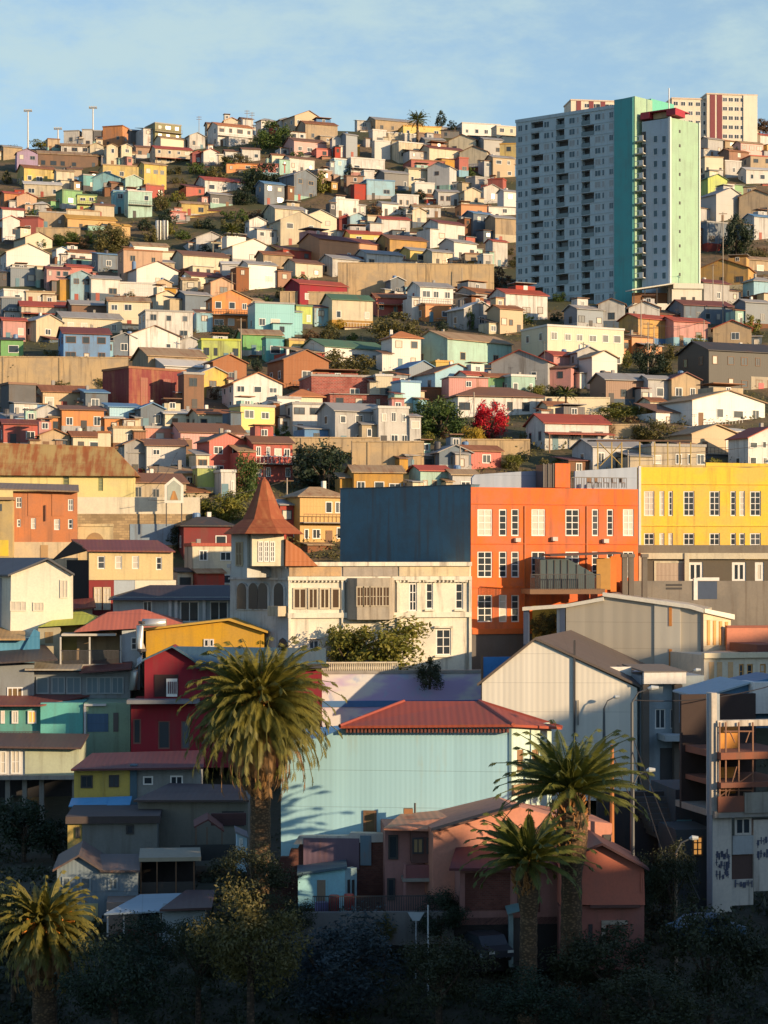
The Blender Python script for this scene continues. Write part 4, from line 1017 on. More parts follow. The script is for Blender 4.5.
    fbox(t5, 'wall', pm, f5, 672, 702, 289, 330, 0, 8); fbox(t5, 'base', pm, f5, 633, 671.8, 303, 330, .2, 8); fbox(t5, 'back_wall', simple((.25, .12, .06), .8), f5, 636, 671.5, 290, 303, 4, 4.2)
    MB().slab((f5.x(631), -1, f5.z(291, 631)), (f5.x(674), -1, f5.z(284.5, 674)), (f5.x(674), 6, f5.z(283, 674)), (f5.x(631), 6, f5.z(288, 631)), .25).build('roof', pm, t5, f5); fbox(t5, 'roof', pm, f5, 673, 703, 283.5, 289, -.4, 8.3)
    for p in (634, 645, 657, 669): fbox(t5, 'post', DARK, f5, p - .4, p + .4, 288, 304, 0, .16)
    for p, w_ in ((681, 5), (692.5, 2.5)): fbox(t5, 'window', DARK, f5, p, p + w_, 297, 300, -.05, .02)

def skyline_blocks():
    for (x0, x1, yt, yb, lab, rows, cols, stripes) in ((571, 616, 102, 140, 'distant pale apartment block peeping over the tower roof', 3, 7, True), (672, 709, 100, 140, 'cream apartment block on the ridge just behind the green core', 4, 5, False), (707, 757, 96, 142, 'cream apartment block with a maroon stripe, tallest on the ridge', 5, 6, True)):
        fr = Fr(x0, 598, 8, yb); t = hero('apartment_block', lab, 'apartment block', fr, 'apartment blocks on the ridge'); x1_, z1 = fr.pt(x1, yt); z0 = -8
        MB().box(0, x1_, 0, 9, z0, z1).build('wall', plaster((.70, .62, .50), .25), t, fr); MB().box(-.2, x1_ + .2, -.2, 9.2, z1, z1 + .4).build('parapet', plaster((.62, .5, .4), .3), t, fr)
        if stripes:
            for u in ((.06, .2) if cols == 6 else (.12, .4, .66)): MB().box(x1_ * u, x1_ * (u + .1), -.12, .02, z0, z1 - .05).build('stripe', simple((.20, .05, .06), .8), t, fr)
        for i in range(cols):
            u = (i + .5) / cols if not stripes else .3 + .7 * (i + .5) / cols
            for j in range(rows): h = z1 / rows if rows < 5 else z1 / rows; window(t, x1_ * u * fr.c, z1 - (j + .75) * 2.75, 1.5, 1.35, 2, 1, WHITE, GLASS, x1_ * u * fr.s - .0, fr.yaw, .12)
        if cols == 6: MB().box(x1_ * .72, x1_ + .0, -.35, .02, z0, z1 - .03).build('bay', plaster((.74, .68, .56), .2), t, fr)

def church():
    fr = Fr(-8, 238, 5, 522); t = hero('church_hall', 'yellow church hall with a huge rusty tan tin roof', 'church', fr); ym = plaster((.74, .62, .27), .5)
    x0, x1 = fr.x(-30), fr.x(134.5); ze, zr_ = fr.z(474, 60), fr.z(445, 60, 6) + .3
    facade(t, 'wall', ym, fr, -30, 134.5, 473, 545, [(63, 69, 476, 490, 1), (98, 103, 478, 491, 1)], 12, dict(frame=simple((.3, .3, .12), .6), pane=glass((.10, .11, .06))))
    b = MB(); b.add([(x0 - .5, -.7, ze - .2), (x1 + .6, -.7, ze - .25), (x1 - 2.8, 6, zr_ - .5), (x0 + 1, 6, zr_), (x1 + .6, 12.6, ze), (x0 - .5, 12.6, ze)], [(0, 1, 2, 3), (2, 4, 5, 3), (1, 4, 2), (5, 0, 3), (0, 5, 4, 1)])
    b.build('roof', corr((.44, .30, .11), 'x', .9, .75, .7, (.30, .085, .02)), t, fr)
    bt = MB(); xx, zz = fr.pt(98, 455, 7); bt.box(fr.x(98, 7), fr.x(110, 7), 7, 9, zz - 2, fr.z(433, 98, 7)); bt.build('belfry', plaster(C['cream'], .4), t, fr); MB().box(fr.x(97.3, 7), fr.x(110.7, 7), 6.9, 9.1, fr.z(433, 98, 7), fr.z(431, 98, 7)).build('belfry_roof', simple((.3, .12, .05), .7), t, fr)
    # white churchyard wall over stone retaining wall
    f2 = Fr(77, 224, 4, 545); w = hero('retaining_wall', 'tan stone retaining wall topped by a white parapet below the church', 'wall', f2)
    fbox(w, 'stone_face', STONE, f2, 74, 200, 514, 575, 0, 1.2); fbox(w, 'parapet', plaster((.74, .66, .5), .5), f2, 77, 200, 497, 514, .1, .6)
    fbox(w, 'painted_panel', plaster((.25, .33, .42), .8), f2, 130, 185, 524, 545, -.06, .02)
    # framed shrine picture standing on two legs beside the beige house
    f3 = Fr(164, 222, 8, 512); s = hero('billboard', 'white house shaped billboard with a warm painted emblem beside the churchyard', 'billboard', f3)
    x0, z0 = f3.pt(164.5, 503); x1, z1 = f3.pt(183.5, 485); zt = f3.z(477, 174); MB().prism([(x0, z0), (x1, z0), (x1, z1), ((x0 + x1) / 2, zt), (x0, z1)], 0, .2).build('board', plaster((.72, .70, .62), .4), s, f3)
    MB().prism([(x0 + .3, z0 + .3), (x1 - .3, z0 + .3), (x1 - .3, z1 - .1), ((x0 + x1) / 2, zt - .35), (x0 + .3, z1 - .1)], -.03, .0).build('picture', plaster((.40, .44, .38), .8), s, f3)
    cx = (x0 + x1) / 2; MB().prism([(cx - .45, z0 + .35), (cx + .45, z0 + .35), (cx + .12, z0 + 1.35), (cx - .12, z0 + 1.35)], -.06, -.032).build('emblem', plaster((.52, .26, .08), .8), s, f3)
    for x in (x0 + .2, x1 - .2): MB().box(x - .06, x + .06, .02, .14, z0 - 2.6, z0).build('leg', IRON, s, f3)

def brick_block():
    fr = Fr(14, 205, 9, 565); t = hero('apartment_building', 'orange brick tenement with white bay windows at the edge of town', 'building', fr); bm = brick((.48, .17, .07), (.34, .2, .12)); bm = plaster((.52, .19, .075), .7)
    rects = [(16, 22, 497, 508, 2), (32.5, 39, 497, 512, 2), (57, 63.5, 498, 512, 2), (68, 73.5, 499, 511, 2), (17, 21, 519, 527, 1), (31, 36, 518, 529, 1), (54, 60, 519, 530, 1), (68, 73, 519, 529, 1)]
    facade(t, 'wall', bm, fr, 13, 77.5, 491, 545, rects, 9, dict(nzr=2)); fbox(t, 'base', plaster((.62, .48, .30), 1.0), fr, 9, 78, 542, 585, -.1, 9)
    for x0, x1 in ((28, 41), (52, 64)): fbox(t, 'bay', bm, fr, x0, x1, 493, 516, -.06, -.0); 
    fbox(t, 'pipe', simple((.2, .08, .05), .7), fr, 45, 46.2, 505, 521, -.2, -.08); fbox(t, 'door', simple((.42, .26, .12), .7), fr, 40.5, 48, 545, 560, -.16, -.1)
    b = MB(); x0, z = fr.pt(-40, 491); x1 = fr.x(79); b.slab((fr.x(-20), -.8, z + .15), (x1, -.8, z - .1), (x1, 9, z + .9), (fr.x(-20), 9, z + 1.1), .15); b.build('roof', corr((.24, .16, .10), 'x', .4, .4), t, fr)
    fl = Fr(-10, 203, 5, 560); t2 = hero('house', 'tan side house with a yellow painted doorway at the picture edge', 'house', fl); facade(t2, 'wall', plaster((.52, .38, .16), .7), fl, -30, 12.5, 500, 575, [], 7); fbox(t2, 'roof', simple((.3, .2, .12), .8), fl, -30, 14, 497, 500, -.4, 7.2); fbox(t2, 'doorway', plaster((.72, .52, .05), .6), fl, -1, 8.5, 540, 556, -.05, .02)
    fbox(t2, 'window', GLASS, fl, -2, 2, 504, 511, -.04, .02)
    # walled gate with an arch between tenement and retaining wall
    fg = Fr(78, 208, 6, 552); g = hero('gatehouse', 'small cream gate wall with a rounded arch beside the brick tenement', 'gate', fg); gm = plaster((.60, .48, .27), .8)
    fbox(g, 'wall', gm, fg, 78, 113, 526, 560, 0, .5); x, z = fg.pt(95, 545); MB().prism([(x + 1.0 * math.cos(a * PI / 10), z + 1.3 * math.sin(a * PI / 10)) for a in range(11)], -.06, .0).build('arch', plaster((.40, .24, .1), .8), g, fg); fbox(g, 'coping', gm, fg, 77.5, 113.5, 524, 526.4, -.12, .6)
# ------------------------------------------------------------------ the old houses on the near slope
def pblock(t, name, mat, fr, pts, d0, d1, dx=0): return MB().prism([fr.pt(*p) for p in pts], d0, d1, dx).build(name, mat, t, fr)
def beige_four_windows():
    fr = Fr(88, 196, 10, 620); t = hero('house', 'beige upper house with four evenly spaced windows and a dark open gable end', 'house', fr)
    facade(t, 'wall', plaster((.66, .52, .27), .4), fr, 89, 173, 551, 580, [(97.5, 105, 556, 569, 1), (115, 122, 556, 569, 1), (132, 139, 556, 569, 1), (156, 162, 557, 570, 1)], 8, dict(nzr=2, y=.12))
    fl = Fr(89, 196.2, -38, 620); x0 = fl.x(56); MB().prism([(x0 - .6, fl.z(560, 56)), (-.05, fl.z(550, 89)), ((x0) * .5, fl.z(541, 72)), ], .0, .3).build('gable_end', simple((.05, .035, .03), .8), t, fl)
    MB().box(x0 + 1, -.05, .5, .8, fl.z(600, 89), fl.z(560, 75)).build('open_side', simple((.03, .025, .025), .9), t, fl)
    b = MB(); b.slab((fr.x(87), -.5, fr.z(551.5, 87)), (fr.x(175), -.5, fr.z(552.5, 175)), (fr.x(160), 4, fr.z(541.5, 160, 4)), (fr.x(72), 4, fr.z(540.5, 72, 4)), .14); b.build('roof', corr((.20, .06, .045), 'x', .4, .4), t, fr)
    fbox(t, 'lower_wall', plaster((.24, .03, .03), .4), fr, 89, 114, 580.3, 618, .05, 7); fbox(t, 'lower_wall', plaster((.40, .46, .52), .5), fr, 114, 135, 580.3, 618, .07, 7); fbox(t, 'lower_wall', plaster((.72, .66, .52), .4), fr, 135, 176, 580.3, 618, .04, 7)
    hwin(t, fr, [(94, 101.5, 587, 610, 2), (103, 110.5, 587, 610, 2)], plaster((.6, .5, .34), .4), CURT, 1, 3, y=-.01)
def white_gable():
    fr = Fr(12, 181, 10, 622); t = hero('house', 'bright white gabled house with a dark slate roof beside the beige house', 'house', fr); wm = plaster((.78, .72, .58), .3)
    b = MB().prism([fr.pt(10, 665), fr.pt(73, 665), fr.pt(73, 575), fr.pt(48, 561), fr.pt(11, 575)], 0, 9, -5); b.build('wall', wm, t, fr)
    A, B, Cc = fr.pt(8, 577), fr.pt(48, 560), fr.pt(74.5, 576); r = MB()
    for q in (A, Cc): r.prism([(B[0], B[1] + .05), (q[0], q[1] + .05), (q[0], q[1] + .22), (B[0], B[1] + .22)], -.4, 9, -5)
    r.build('roof', corr((.10, .10, .11), 'y', .4, .1), t, fr); fbox(t, 'side_wall', plaster((.32, .33, .36), .5), fr, -20, 10.5, 578, 640, 1.5, 5)
    hwin(t, fr, [(10, 26.5, 601, 611, 3), (33, 44, 602, 611, 3), (60, 68, 580, 598, 2)], wm, CURT, 3, 1, y=-.03, fw=.08)
def shade_cluster():
    f = Fr(112, 186, 6, 640); t = hero('house', 'low house with a broad black hipped roof and bluish verandah wall', 'house', f)
    facade(t, 'wall', plaster((.34, .38, .40), .6), f, 113, 232, 597, 645, [(143, 152, 601, 617, 2), (180, 199, 601, 622, 2), (210, 228, 601, 622, 2)], 8, dict(nzr=1))
    MB().add([(f.x(108), -.8, f.z(600, 108)), (f.x(234), -.8, f.z(600, 234)), (f.x(234), 8, f.z(598, 234)), (f.x(108), 8, f.z(598, 108)), (f.x(150, 4), 4, f.z(585, 150, 4)), (f.x(234, 4), 4, f.z(585, 234, 4))], [(0, 1, 5, 4), (1, 2, 5), (2, 3, 4, 5), (3, 0, 4), (3, 2, 1, 0)]).build('roof', corr((.055, .04, .042), 'x', .4, .15), t, f)
    for p in (170, 176, 204): fbox(t, 'pillar', plaster(C['palegrey'], .4), f, p - 1.5, p + 1.5, 600, 640, -.3, -.02)
    f = Fr(40, 180, 4, 668); t = hero('house', 'cream house with a bright lime green pitched roof', 'house', f)
    fbox(t, 'wall', plaster((.42, .37, .26), .6), f, 38, 60, 627, 680, 0, 6); fbox(t, 'mural', plaster((.34, .22, .09), .8), f, 45, 53, 632, 643, -.04, .02); fbox(t, 'rear_wall', plaster((.34, .30, .10), .6), f, 60, 102, 624, 680, 1.5, 6)
    MB().add([(f.x(38), -.5, f.z(627, 38)), (f.x(106), -.5, f.z(623, 106)), (f.x(82, 4), 4, f.z(611.5, 82, 4)), (f.x(70, 4), 4, f.z(612, 70, 4)), (f.x(44), 8, f.z(627, 44)), (f.x(104), 8, f.z(622, 104))], [(0, 1, 2, 3), (1, 5, 2), (5, 4, 3, 2), (4, 0, 3), (0, 4, 5, 1)]).build('roof', corr(RC['lime'], 'x', .4, .05), t, f)
    f = Fr(75, 178, 5, 668); t = hero('house', 'house with a bright coral roof and open furnished terrace', 'house', f)
    MB().add([(f.x(74), -.6, f.z(632, 74)), (f.x(140), -.6, f.z(628, 140)), (f.x(184), 1, f.z(624.5, 184)), (f.x(142, 4), 4, f.z(609, 142, 4)), (f.x(108, 4), 4, f.z(612, 108, 4)), (f.x(74), 8, f.z(627, 74)), (f.x(180), 8, f.z(622, 180))], [(0, 1, 4), (1, 2, 3, 4), (2, 6, 3), (6, 5, 4, 3), (5, 0, 4), (0, 5, 6, 2, 1)]).build('roof', corr(RC['coral'], 'x', .4, .05), t, f)
    fbox(t, 'back_wall', plaster((.40, .28, .16), .8), f, 75, 122, 631, 680, 2.6, 6); fbox(t, 'wall', plaster((.45, .50, .55), .4), f, 122, 140, 628, 690, .0, 6); hwin(t, f, [(131, 137, 637, 650, 1)], WHITE, GLASS, 1, 2, y=-.02)
    fbox(t, 'terrace_floor', CONC, f, 60, 122, 664, 667, -.6, 2.6); fbox(t, 'terrace_roof', simple((.5, .46, .4), .6), f, 62, 116, 633.5, 635.5, -.8, 2.6)
    for p in (61, 90, 121): fbox(t, 'post', simple((.5, .48, .44), .6), f, p - .8, p + .8, 635, 664, -.5, -.35)
    x0, zt = f.pt(61, 650); x1, z0 = f.pt(121, 664); b = MB().box(x0, x1, -.5, -.45, zt - .06, zt)
    for i in range(50): xx = x0 + (x1 - x0) * i / 49; b.box(xx - .03, xx + .03, -.49, -.46, z0, zt - .05)
    b.build('railing', IRON, t, f)
    f = Fr(145, 176, -4, 668); t = hero('house', 'ochre yellow house with a low gable and one white twin window', 'house', f); om = plaster((.66, .36, .02), .35)
    pblock(t, 'wall', om, f, [(146, 680), (264, 680), (264, 633), (229, 621.5), (146, 630)], 0, 7); hwin(t, f, [(204, 208.8, 639, 647, 1), (209.4, 214, 639, 647, 1)], WHITE, GLASS, 1, 1, y=-.02)
    b = MB(); A, B, Cc = f.pt(144, 630.5), f.pt(229, 620.5), f.pt(268, 633)
    for q in (A, Cc): b.prism([(B[0], B[1]), (q[0], q[1]), (q[0], q[1] + .18), (B[0], B[1] + .18)], -.4, 7.2)
    b.build('roof', simple((.60, .36, .06), .6), t, f)
    d = hero('duct_pipe', 'silver ventilation duct bending down the crimson house corner', 'duct', f); P = [(166, 622.5), (143, 622.5), (140, 626), (139.5, 643), (142, 650), (141, 660), (134, 672), (133, 690)]; pv = []
    for p in P: x, z = f.pt(p[0], p[1], -1.2); pv.append((x, -1.2, z))
    MB().tube(pv, .34, 10).build('pipe', simple((.62, .62, .60), .35, .5), d, f, True)
    for i in (1, 4): MB().tube([tuple(Vector(pv[i]) + Vector((0, 0, -.12))), tuple(Vector(pv[i]) + Vector((.0, 0, .12)))], .40, 10).build('collar', IRON, d, f)
    # row of glazed galleries
    f = Fr(34, 175, 4, 706); t = hero('house', 'long house with two bands of bluish gallery glazing over a red apron wall', 'house', f)
    fbox(t, 'wall', plaster((.25, .27, .28), .6), f, 30, 130, 672, 720, .25, 6); fbox(t, 'apron', plaster((.30, .07, .06), .5), f, 30, 82, 695, 712, .0, .24)
    hwin(t, f, [(36, 48.5, 677, 694, 1), (51, 65, 677, 694, 2), (66, 81, 677, 694, 2), (86, 98, 677, 694, 2), (98.5, 111, 677, 694, 2), (111.5, 123.5, 677, 694, 2)], simple((.33, .36, .37), .5), glass((.16, .22, .25)), 2, 1, y=.2)
    MB().slab((f.x(26), -1, f.z(670, 26)), (f.x(82), -1, f.z(670, 82)), (f.x(80), 5, f.z(665, 80)), (f.x(30), 5, f.z(665, 30)), .15).build('roof', corr((.34, .30, .24), 'x', .4, .2), t, f)
    MB().slab((f.x(80), -1, f.z(673, 80)), (f.x(132), -1, f.z(669, 132)), (f.x(130), 5, f.z(662, 130)), (f.x(84), 5, f.z(665, 84)), .15).build('roof', corr((.14, .045, .04), 'x', .4, .2), t, f)
    # crimson house
    f = Fr(131, 166, 3, 760); t = hero('house', 'crimson two storey house with blue slate roof behind the tallest palm', 'house', f); cm = plaster((.24, .008, .022), .35)
    facade(t, 'lower_wall', cm, f, 131, 322, 702, 768, [(133, 141, 719, 744, 1), (158, 170, 721, 749, 1), (181, 190, 721, 749, 1)], 7, dict(frame=plaster((.22, .1, .08), .6), nzr=1, y=.12)); fbox(t, 'canopy', simple((.17, .18, .20), .6), f, 128, 200, 699, 702.5, -1.5, .3)
    pblock(t, 'upper_wall', cm, f, [(144, 701), (322, 701), (322, 664), (196, 664), (171, 647.5), (144, 660)], .6, 7); fbox(t, 'dormer_opening', simple((.04, .02, .02), .9), f, 154, 178, 675, 697, .54, .62)
    fbox(t, 'balcony_gate', WHITE, f, 166, 177, 679, 697, .42, .5); 
    for i in range(5): fbox(t, 'gate_gap', simple((.1, .03, .035), .9), f, 167.6 + i * 1.9, 168.7 + i * 1.9, 682, 694, .38, .43)
    b = MB(); b.slab((f.x(196), -.2, f.z(663.5, 196)), (f.x(326), -.2, f.z(663.5, 326)), (f.x(326, 4), 4, f.z(650, 326, 4)), (f.x(172, 4), 4, f.z(648, 172, 4)), .15); b.slab((f.x(142), 0, f.z(661.5, 142)), (f.x(172), .0, f.z(647.5, 172)), (f.x(172, 7), 7, f.z(648, 172, 7)), (f.x(142, 7), 7, f.z(661, 142, 7)), .14); b.slab((f.x(172), 0, f.z(647.5, 172)), (f.x(197), .0, f.z(663, 197)), (f.x(197, 4), 4, f.z(660, 197, 4)), (f.x(172, 4), 4, f.z(648, 172, 4)), .14)
    b.build('roof', corr((.055, .12, .17), 'x', .45, .1), t, f); fbox(t, 'dark_eaves', simple((.05, .05, .06), .8), f, 196, 328, 664, 668, -.35, .5)
    # teal row
    f = Fr(0, 170, 3, 752); t = hero('house', 'long teal green house with amber glow windows at the picture edge', 'house', f)
    fbox(t, 'wall', plaster((.10, .34, .30), .5), f, -12, 40.5, 706, 760, .6, 6); fbox(t, 'wall', plaster((.13, .45, .40), .4), f, 40.5, 83, 703, 760, 0, 6)
    for a, b_, p in ((0, 4, AMBER_GLOW), (11, 17.5, CURT), (27, 36, AMBER_GLOW)): hwin(t, f, [(a, b_, 711, 724, 2)], WHITE, p, 2, 1, y=.5)
    MB().slab((f.x(-14), -.6, f.z(706, -14)), (f.x(42), -.6, f.z(706, 42)), (f.x(84), 5, f.z(700.5, 84)), (f.x(-14), 5, f.z(699, -14)), .12).build('roof', corr((.20, .06, .05), 'x', .4, .3), t, f)
    b = MB(); x0, zt = f.pt(-10, 731); x1, z0 = f.pt(40, 742); b.box(x0, x1, -.55, -.5, zt - .06, zt)
    for i in range(34): xx = x0 + (x1 - x0) * i / 33; b.box(xx - .03, xx + .03, -.54, -.51, z0, zt - .05)
    b.build('railing', IRON, t, f); fbox(t, 'gallery_floor', WOOD, f, -12, 40, 742, 744.5, -.6, .6)
    f = Fr(84, 170, 3, 752); t = hero('house', 'pale green house with a blue garage shutter beside the teal house', 'house', f); fbox(t, 'wall', plaster((.26, .40, .28), .5), f, 84, 130, 703, 758, .3, 6); fbox(t, 'shutter', corr((.05, .12, .22), 'x', .4, .1), f, 87, 108, 714, 732, .24, .32); fbox(t, 'pillar', plaster(C['palegrey'], .4), f, 83.6, 86, 704, 734, .1, .29); fbox(t, 'door', simple((.10, .09, .09), .6), f, 113, 118, 713, 732, .24, .32); fbox(t, 'fascia', simple(C['palegrey'], .6), f, 84, 106, 704, 706, .0, .29)
    # cream house standing on stilts
    f = Fr(0, 161, 3, 790); t = hero('house', 'cream house standing on tall concrete stilts over the gully', 'house', f)
    fbox(t, 'wall', plaster((.42, .46, .34), .5), f, 25, 79, 748, 776, 0, 6); fbox(t, 'wall', plaster(C['palegrey'], .4), f, -15, 25, 745, 776, .15, 6); fbox(t, 'floor_slab', CONC, f, -15, 80, 775.5, 779, -.4, 6.2); hwin(t, f, [(0, 6, 751, 774, 1), (10.5, 20, 750, 774, 2)], WHITE, CURT, 1, 2, y=.12)
    MB().slab((f.x(-15), -.8, f.z(747, -15)), (f.x(82), -.8, f.z(748.5, 82)), (f.x(82), 6, f.z(742, 82)), (f.x(-15), 6, f.z(741, -15)), .15).build('roof', corr((.09, .055, .05), 'x', .4, .3), t, f)
    for p in (7, 24, 41, 74): fbox(t, 'stilt', plaster((.22, .21, .19), .8), f, p - 2.3, p + 2.3, 779, 850, .3, .75)
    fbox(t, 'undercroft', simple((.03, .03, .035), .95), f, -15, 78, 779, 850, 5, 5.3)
    # yellow cottage with grey neighbour
    f = Fr(74, 148.5, 3, 818); t = hero('house', 'small yellow cottage under the long maroon roof', 'house', f); ym = plaster((.60, .45, .10), .5)
    fbox(t, 'wall', ym, f, 74, 130, 770, 815, 0, 6); hwin(t, f, [(80.5, 93, 775, 788, 2), (109, 119, 775, 787, 2)], DARK, GLASS, 2, 1, y=-.02); fbox(t, 'divider', ym, f, 102.5, 104, 770, 806, -.08, .02)
    fbox(t, 'wall', plaster((.26, .27, .26), .6), f, 137, 200, 767, 815, .1, 6); fbox(t, 'corner_wall', plaster((.08, .15, .20), .5), f, 130, 137, 765, 806, -.05, 5); hwin(t, f, [(143, 153, 776, 785, 1), (170, 183, 776, 785, 2)], WHITE, GLASS, 1, 1, y=.06)
    MB().slab((f.x(72), -.8, f.z(770, 72)), (f.x(204), -.8, f.z(768, 204)), (f.x(204, 6), 6, f.z(752, 204, 6)), (f.x(92, 6), 6, f.z(755, 92, 6)), .15).build('roof', corr((.11, .03, .03), 'x', .4, .2), t, f)
    for x0, x1, y0, lab in ((70, 108, 801, 'flat blue tin sheet awning below the yellow cottage'), (108, 131, 800, 'tilted bright blue tarpaulin awning below the yellow cottage')):
        f2 = Fr(x0, 145, 3, 818); a = hero('awning', lab, 'awning', f2); MB().slab((f2.x(x0), -1, f2.z(y0 + 4.5, x0)), (f2.x(x1), -1, f2.z(y0 + 4, x1)), (f2.x(x1), 1.2, f2.z(y0 - 1, x1)), (f2.x(x0), 1.2, f2.z(y0, x0)), .08).build('sheet', simple((.10, .33, .56), .5), a, f2)
        for x in (x0 + 1, x1 - 1): fbox(a, 'post', WOOD, f2, x - .4, x + .4, y0 + 4, 826, -.9, -.8)
    f = Fr(68, 138, 4, 862); t = hero('house', 'grey rendered shed with a narrow yellow end and tiny window', 'house', f); fbox(t, 'wall', plaster((.24, .24, .22), .8), f, 82, 157, 822, 868, 0, 6); fbox(t, 'end_wall', plaster((.58, .42, .09), .6), f, 67.5, 82, 822, 868, .05, 5); fbox(t, 'roof', simple((.08, .06, .055), .8), f, 66, 160, 816, 822.3, -.4, 6.2)
    hwin(t, f, [(126, 134, 825, 834, 1), (75.5, 80, 827, 838, 1)], DARK, GLASS, 1, 1, y=-.02)
    f = Fr(136, 142, -2, 862); t = hero('house', 'long grey blank walled house with a dark low roof beside the palm trunk', 'house', f); fbox(t, 'wall', plaster((.25, .23, .19), .7), f, 138, 248, 800, 866, 0, 6); MB().slab((f.x(135), -.7, f.z(801, 135)), (f.x(250), -.7, f.z(801, 250)), (f.x(240, 5), 5, f.z(787, 240, 5)), (f.x(170, 5), 5, f.z(785, 170, 5)), .15).build('roof', corr((.075, .05, .045), 'x', .4, .2), t, f); hwin(t, f, [(143, 156, 809, 816, 2), (222, 244, 811, 826, 3)], DARK, GLASS, 2, 1, y=-.02)
    f = Fr(195, 135, 6, 862); t = hero('garden_shelter', 'open timber shelter with a small maroon gable roof', 'shelter', f); b = MB(); A, B, Cc = f.pt(194, 828), f.pt(208, 820.5), f.pt(224, 832)
    for q in (A, Cc): b.prism([B, q, (q[0], q[1] + .12), (B[0], B[1] + .12)], -.2, 3.4)
    b.build('roof', simple((.13, .04, .035), .7), t, f)
    for p in (196, 207, 222): fbox(t, 'post', WOOD, f, p - .5, p + .5, 827, 846, 0, .12)
    fbox(t, 'fence_panel', simple((.05, .05, .05), .8), f, 180, 240, 845, 860, -.05, .02); fbox(t, 'roof_slope', corr((.10, .035, .035), 'x', .4, .2), f, 212, 248, 820, 832, 3.5, 3.7)
    f = Fr(236, 131, 6, 875); t = hero('hut', 'narrow pale blue hut beside the tallest palm trunk', 'hut', f); pblock(t, 'wall', plaster((.40, .56, .66), .3), f, [(237, 872), (247, 872), (247, 838), (237, 833)], 0, 2.5); pblock(t, 'roof', simple((.2, .2, .22), .7), f, [(235.5, 833), (248.5, 838.5), (248.5, 836.5), (235.5, 831)], -.2, 2.7); hwin(t, f, [(239, 243, 838, 848, 1)], WHITE, GLASS, 1, 1, y=-.02)
    # blue grey house with porch
    f = Fr(56, 127.5, 6, 930); t = hero('house', 'blue grey wooden house with a pale sheet porch roof among dark trees', 'house', f); bm = corr((.17, .22, .26), 'x', .25, .1)
    pblock(t, 'wall', bm, f, [(57, 930), (138, 930), (138, 871), (100, 871), (79, 857), (57, 868)], 0, 6); fbox(t, 'base', plaster((.50, .44, .22), .6), f, 62, 98, 904, 936, -.06, .02)
    hwin(t, f, [(62, 71, 877, 890, 1), (80, 91, 877, 890, 1), (108, 118, 878, 890, 2)], simple((.25, .3, .33), .5), glass((.12, .15, .17)), 1, 1, y=-.02)
    b = MB(); B = f.pt(79, 856)
    for q in (f.pt(53, 871), f.pt(104, 872)): b.prism([B, q, (q[0], q[1] + .14), (B[0], B[1] + .14)], -.4, 6.2)
    b.slab((f.x(100), -.4, f.z(871.5, 100)), (f.x(140), -.4, f.z(871.5, 140)), (f.x(140, 5), 5, f.z(856, 140, 5)), (f.x(80, 5), 5, f.z(856, 80, 5)), .14); b.build('roof', corr((.10, .075, .07), 'x', .4, .35), t, f)
    f = Fr(104, 124.5, 6, 946); t = hero('porch', 'porch with glazed doors under a wide pale blue sheet roof', 'porch', f); MB().slab((f.x(105), -1.5, f.z(911, 105)), (f.x(165), -1.5, f.z(908, 165)), (f.x(197, 1.5), 1.5, f.z(894, 197, 1.5)), (f.x(140, 1.5), 1.5, f.z(896, 140, 1.5)), .1).build('roof', corr((.36, .44, .50), 'y', .35, .1), t, f)
    fbox(t, 'wall', plaster((.30, .22, .18), .6), f, 106, 168, 905, 942, 1, 4); fbox(t, 'low_wall', brick((.20, .07, .05), (.14, .1, .09), 2), f, 117, 162, 930, 945, -.1, .1); hwin(t, f, [(138, 157, 908, 931, 3)], DARK, GLASS, 3, 1, y=.9)
    for p in (108, 124, 160): fbox(t, 'post', simple(C['palegrey'], .6), f, p - .8, p + .8, 908, 934, -.8, -.65)
    f = Fr(138, 129.5, 6, 898); t = hero('rooftop_shelter', 'dark open rooftop shelter with a thin tan canopy', 'shelter', f); fbox(t, 'canopy', simple((.34, .30, .22), .7), f, 139, 201, 857, 860, -.4, 4); fbox(t, 'back', simple((.035, .03, .03), .9), f, 140, 196, 862, 898, 3, 3.2)
    for p in (141, 157, 176, 194): fbox(t, 'post', WOOD, f, p - .6, p + .6, 860, 898, -.2, -.08)
    fbox(t, 'railing', simple((.06, .055, .05), .8), f, 140, 196, 882, 897, -.15, -.1)
    f = Fr(160, 123, 4, 946); t = hero('hut', 'low hut with dark red brown roof beside the porch', 'hut', f); fbox(t, 'wall', plaster((.33, .38, .40), .5), f, 162, 205, 908, 950, 0, 4); MB().slab((f.x(160), -.6, f.z(910, 160)), (f.x(212), -.6, f.z(908, 212)), (f.x(215, 4), 4, f.z(892, 215, 4)), (f.x(186, 4), 4, f.z(892, 186, 4)), .14).build('roof', corr((.10, .05, .045), 'x', .4, .3), t, f)
    # odds at the far left edge
    f = Fr(-10, 178, 6, 690); t = hero('house', 'sky blue sheet house under a tan roof at the picture edge', 'house', f); fbox(t, 'wall', corr((.10, .30, .46), 'x', .4, .1), f, -12, 34, 638, 700, 0, 6); MB().slab((f.x(-14), -.8, f.z(640, -14)), (f.x(26), -.8, f.z(640, 26)), (f.x(20), 6, f.z(628, 20)), (f.x(-14), 6, f.z(626, -14)), .15).build('roof', corr((.40, .26, .12), 'x', .4, .4), t, f); pblock(t, 'gable_screen', corr((.06, .22, .36), 'x', .4, .1), f, [(20, 655), (40, 655), (40, 632), (34, 629)], -.3, -.1)
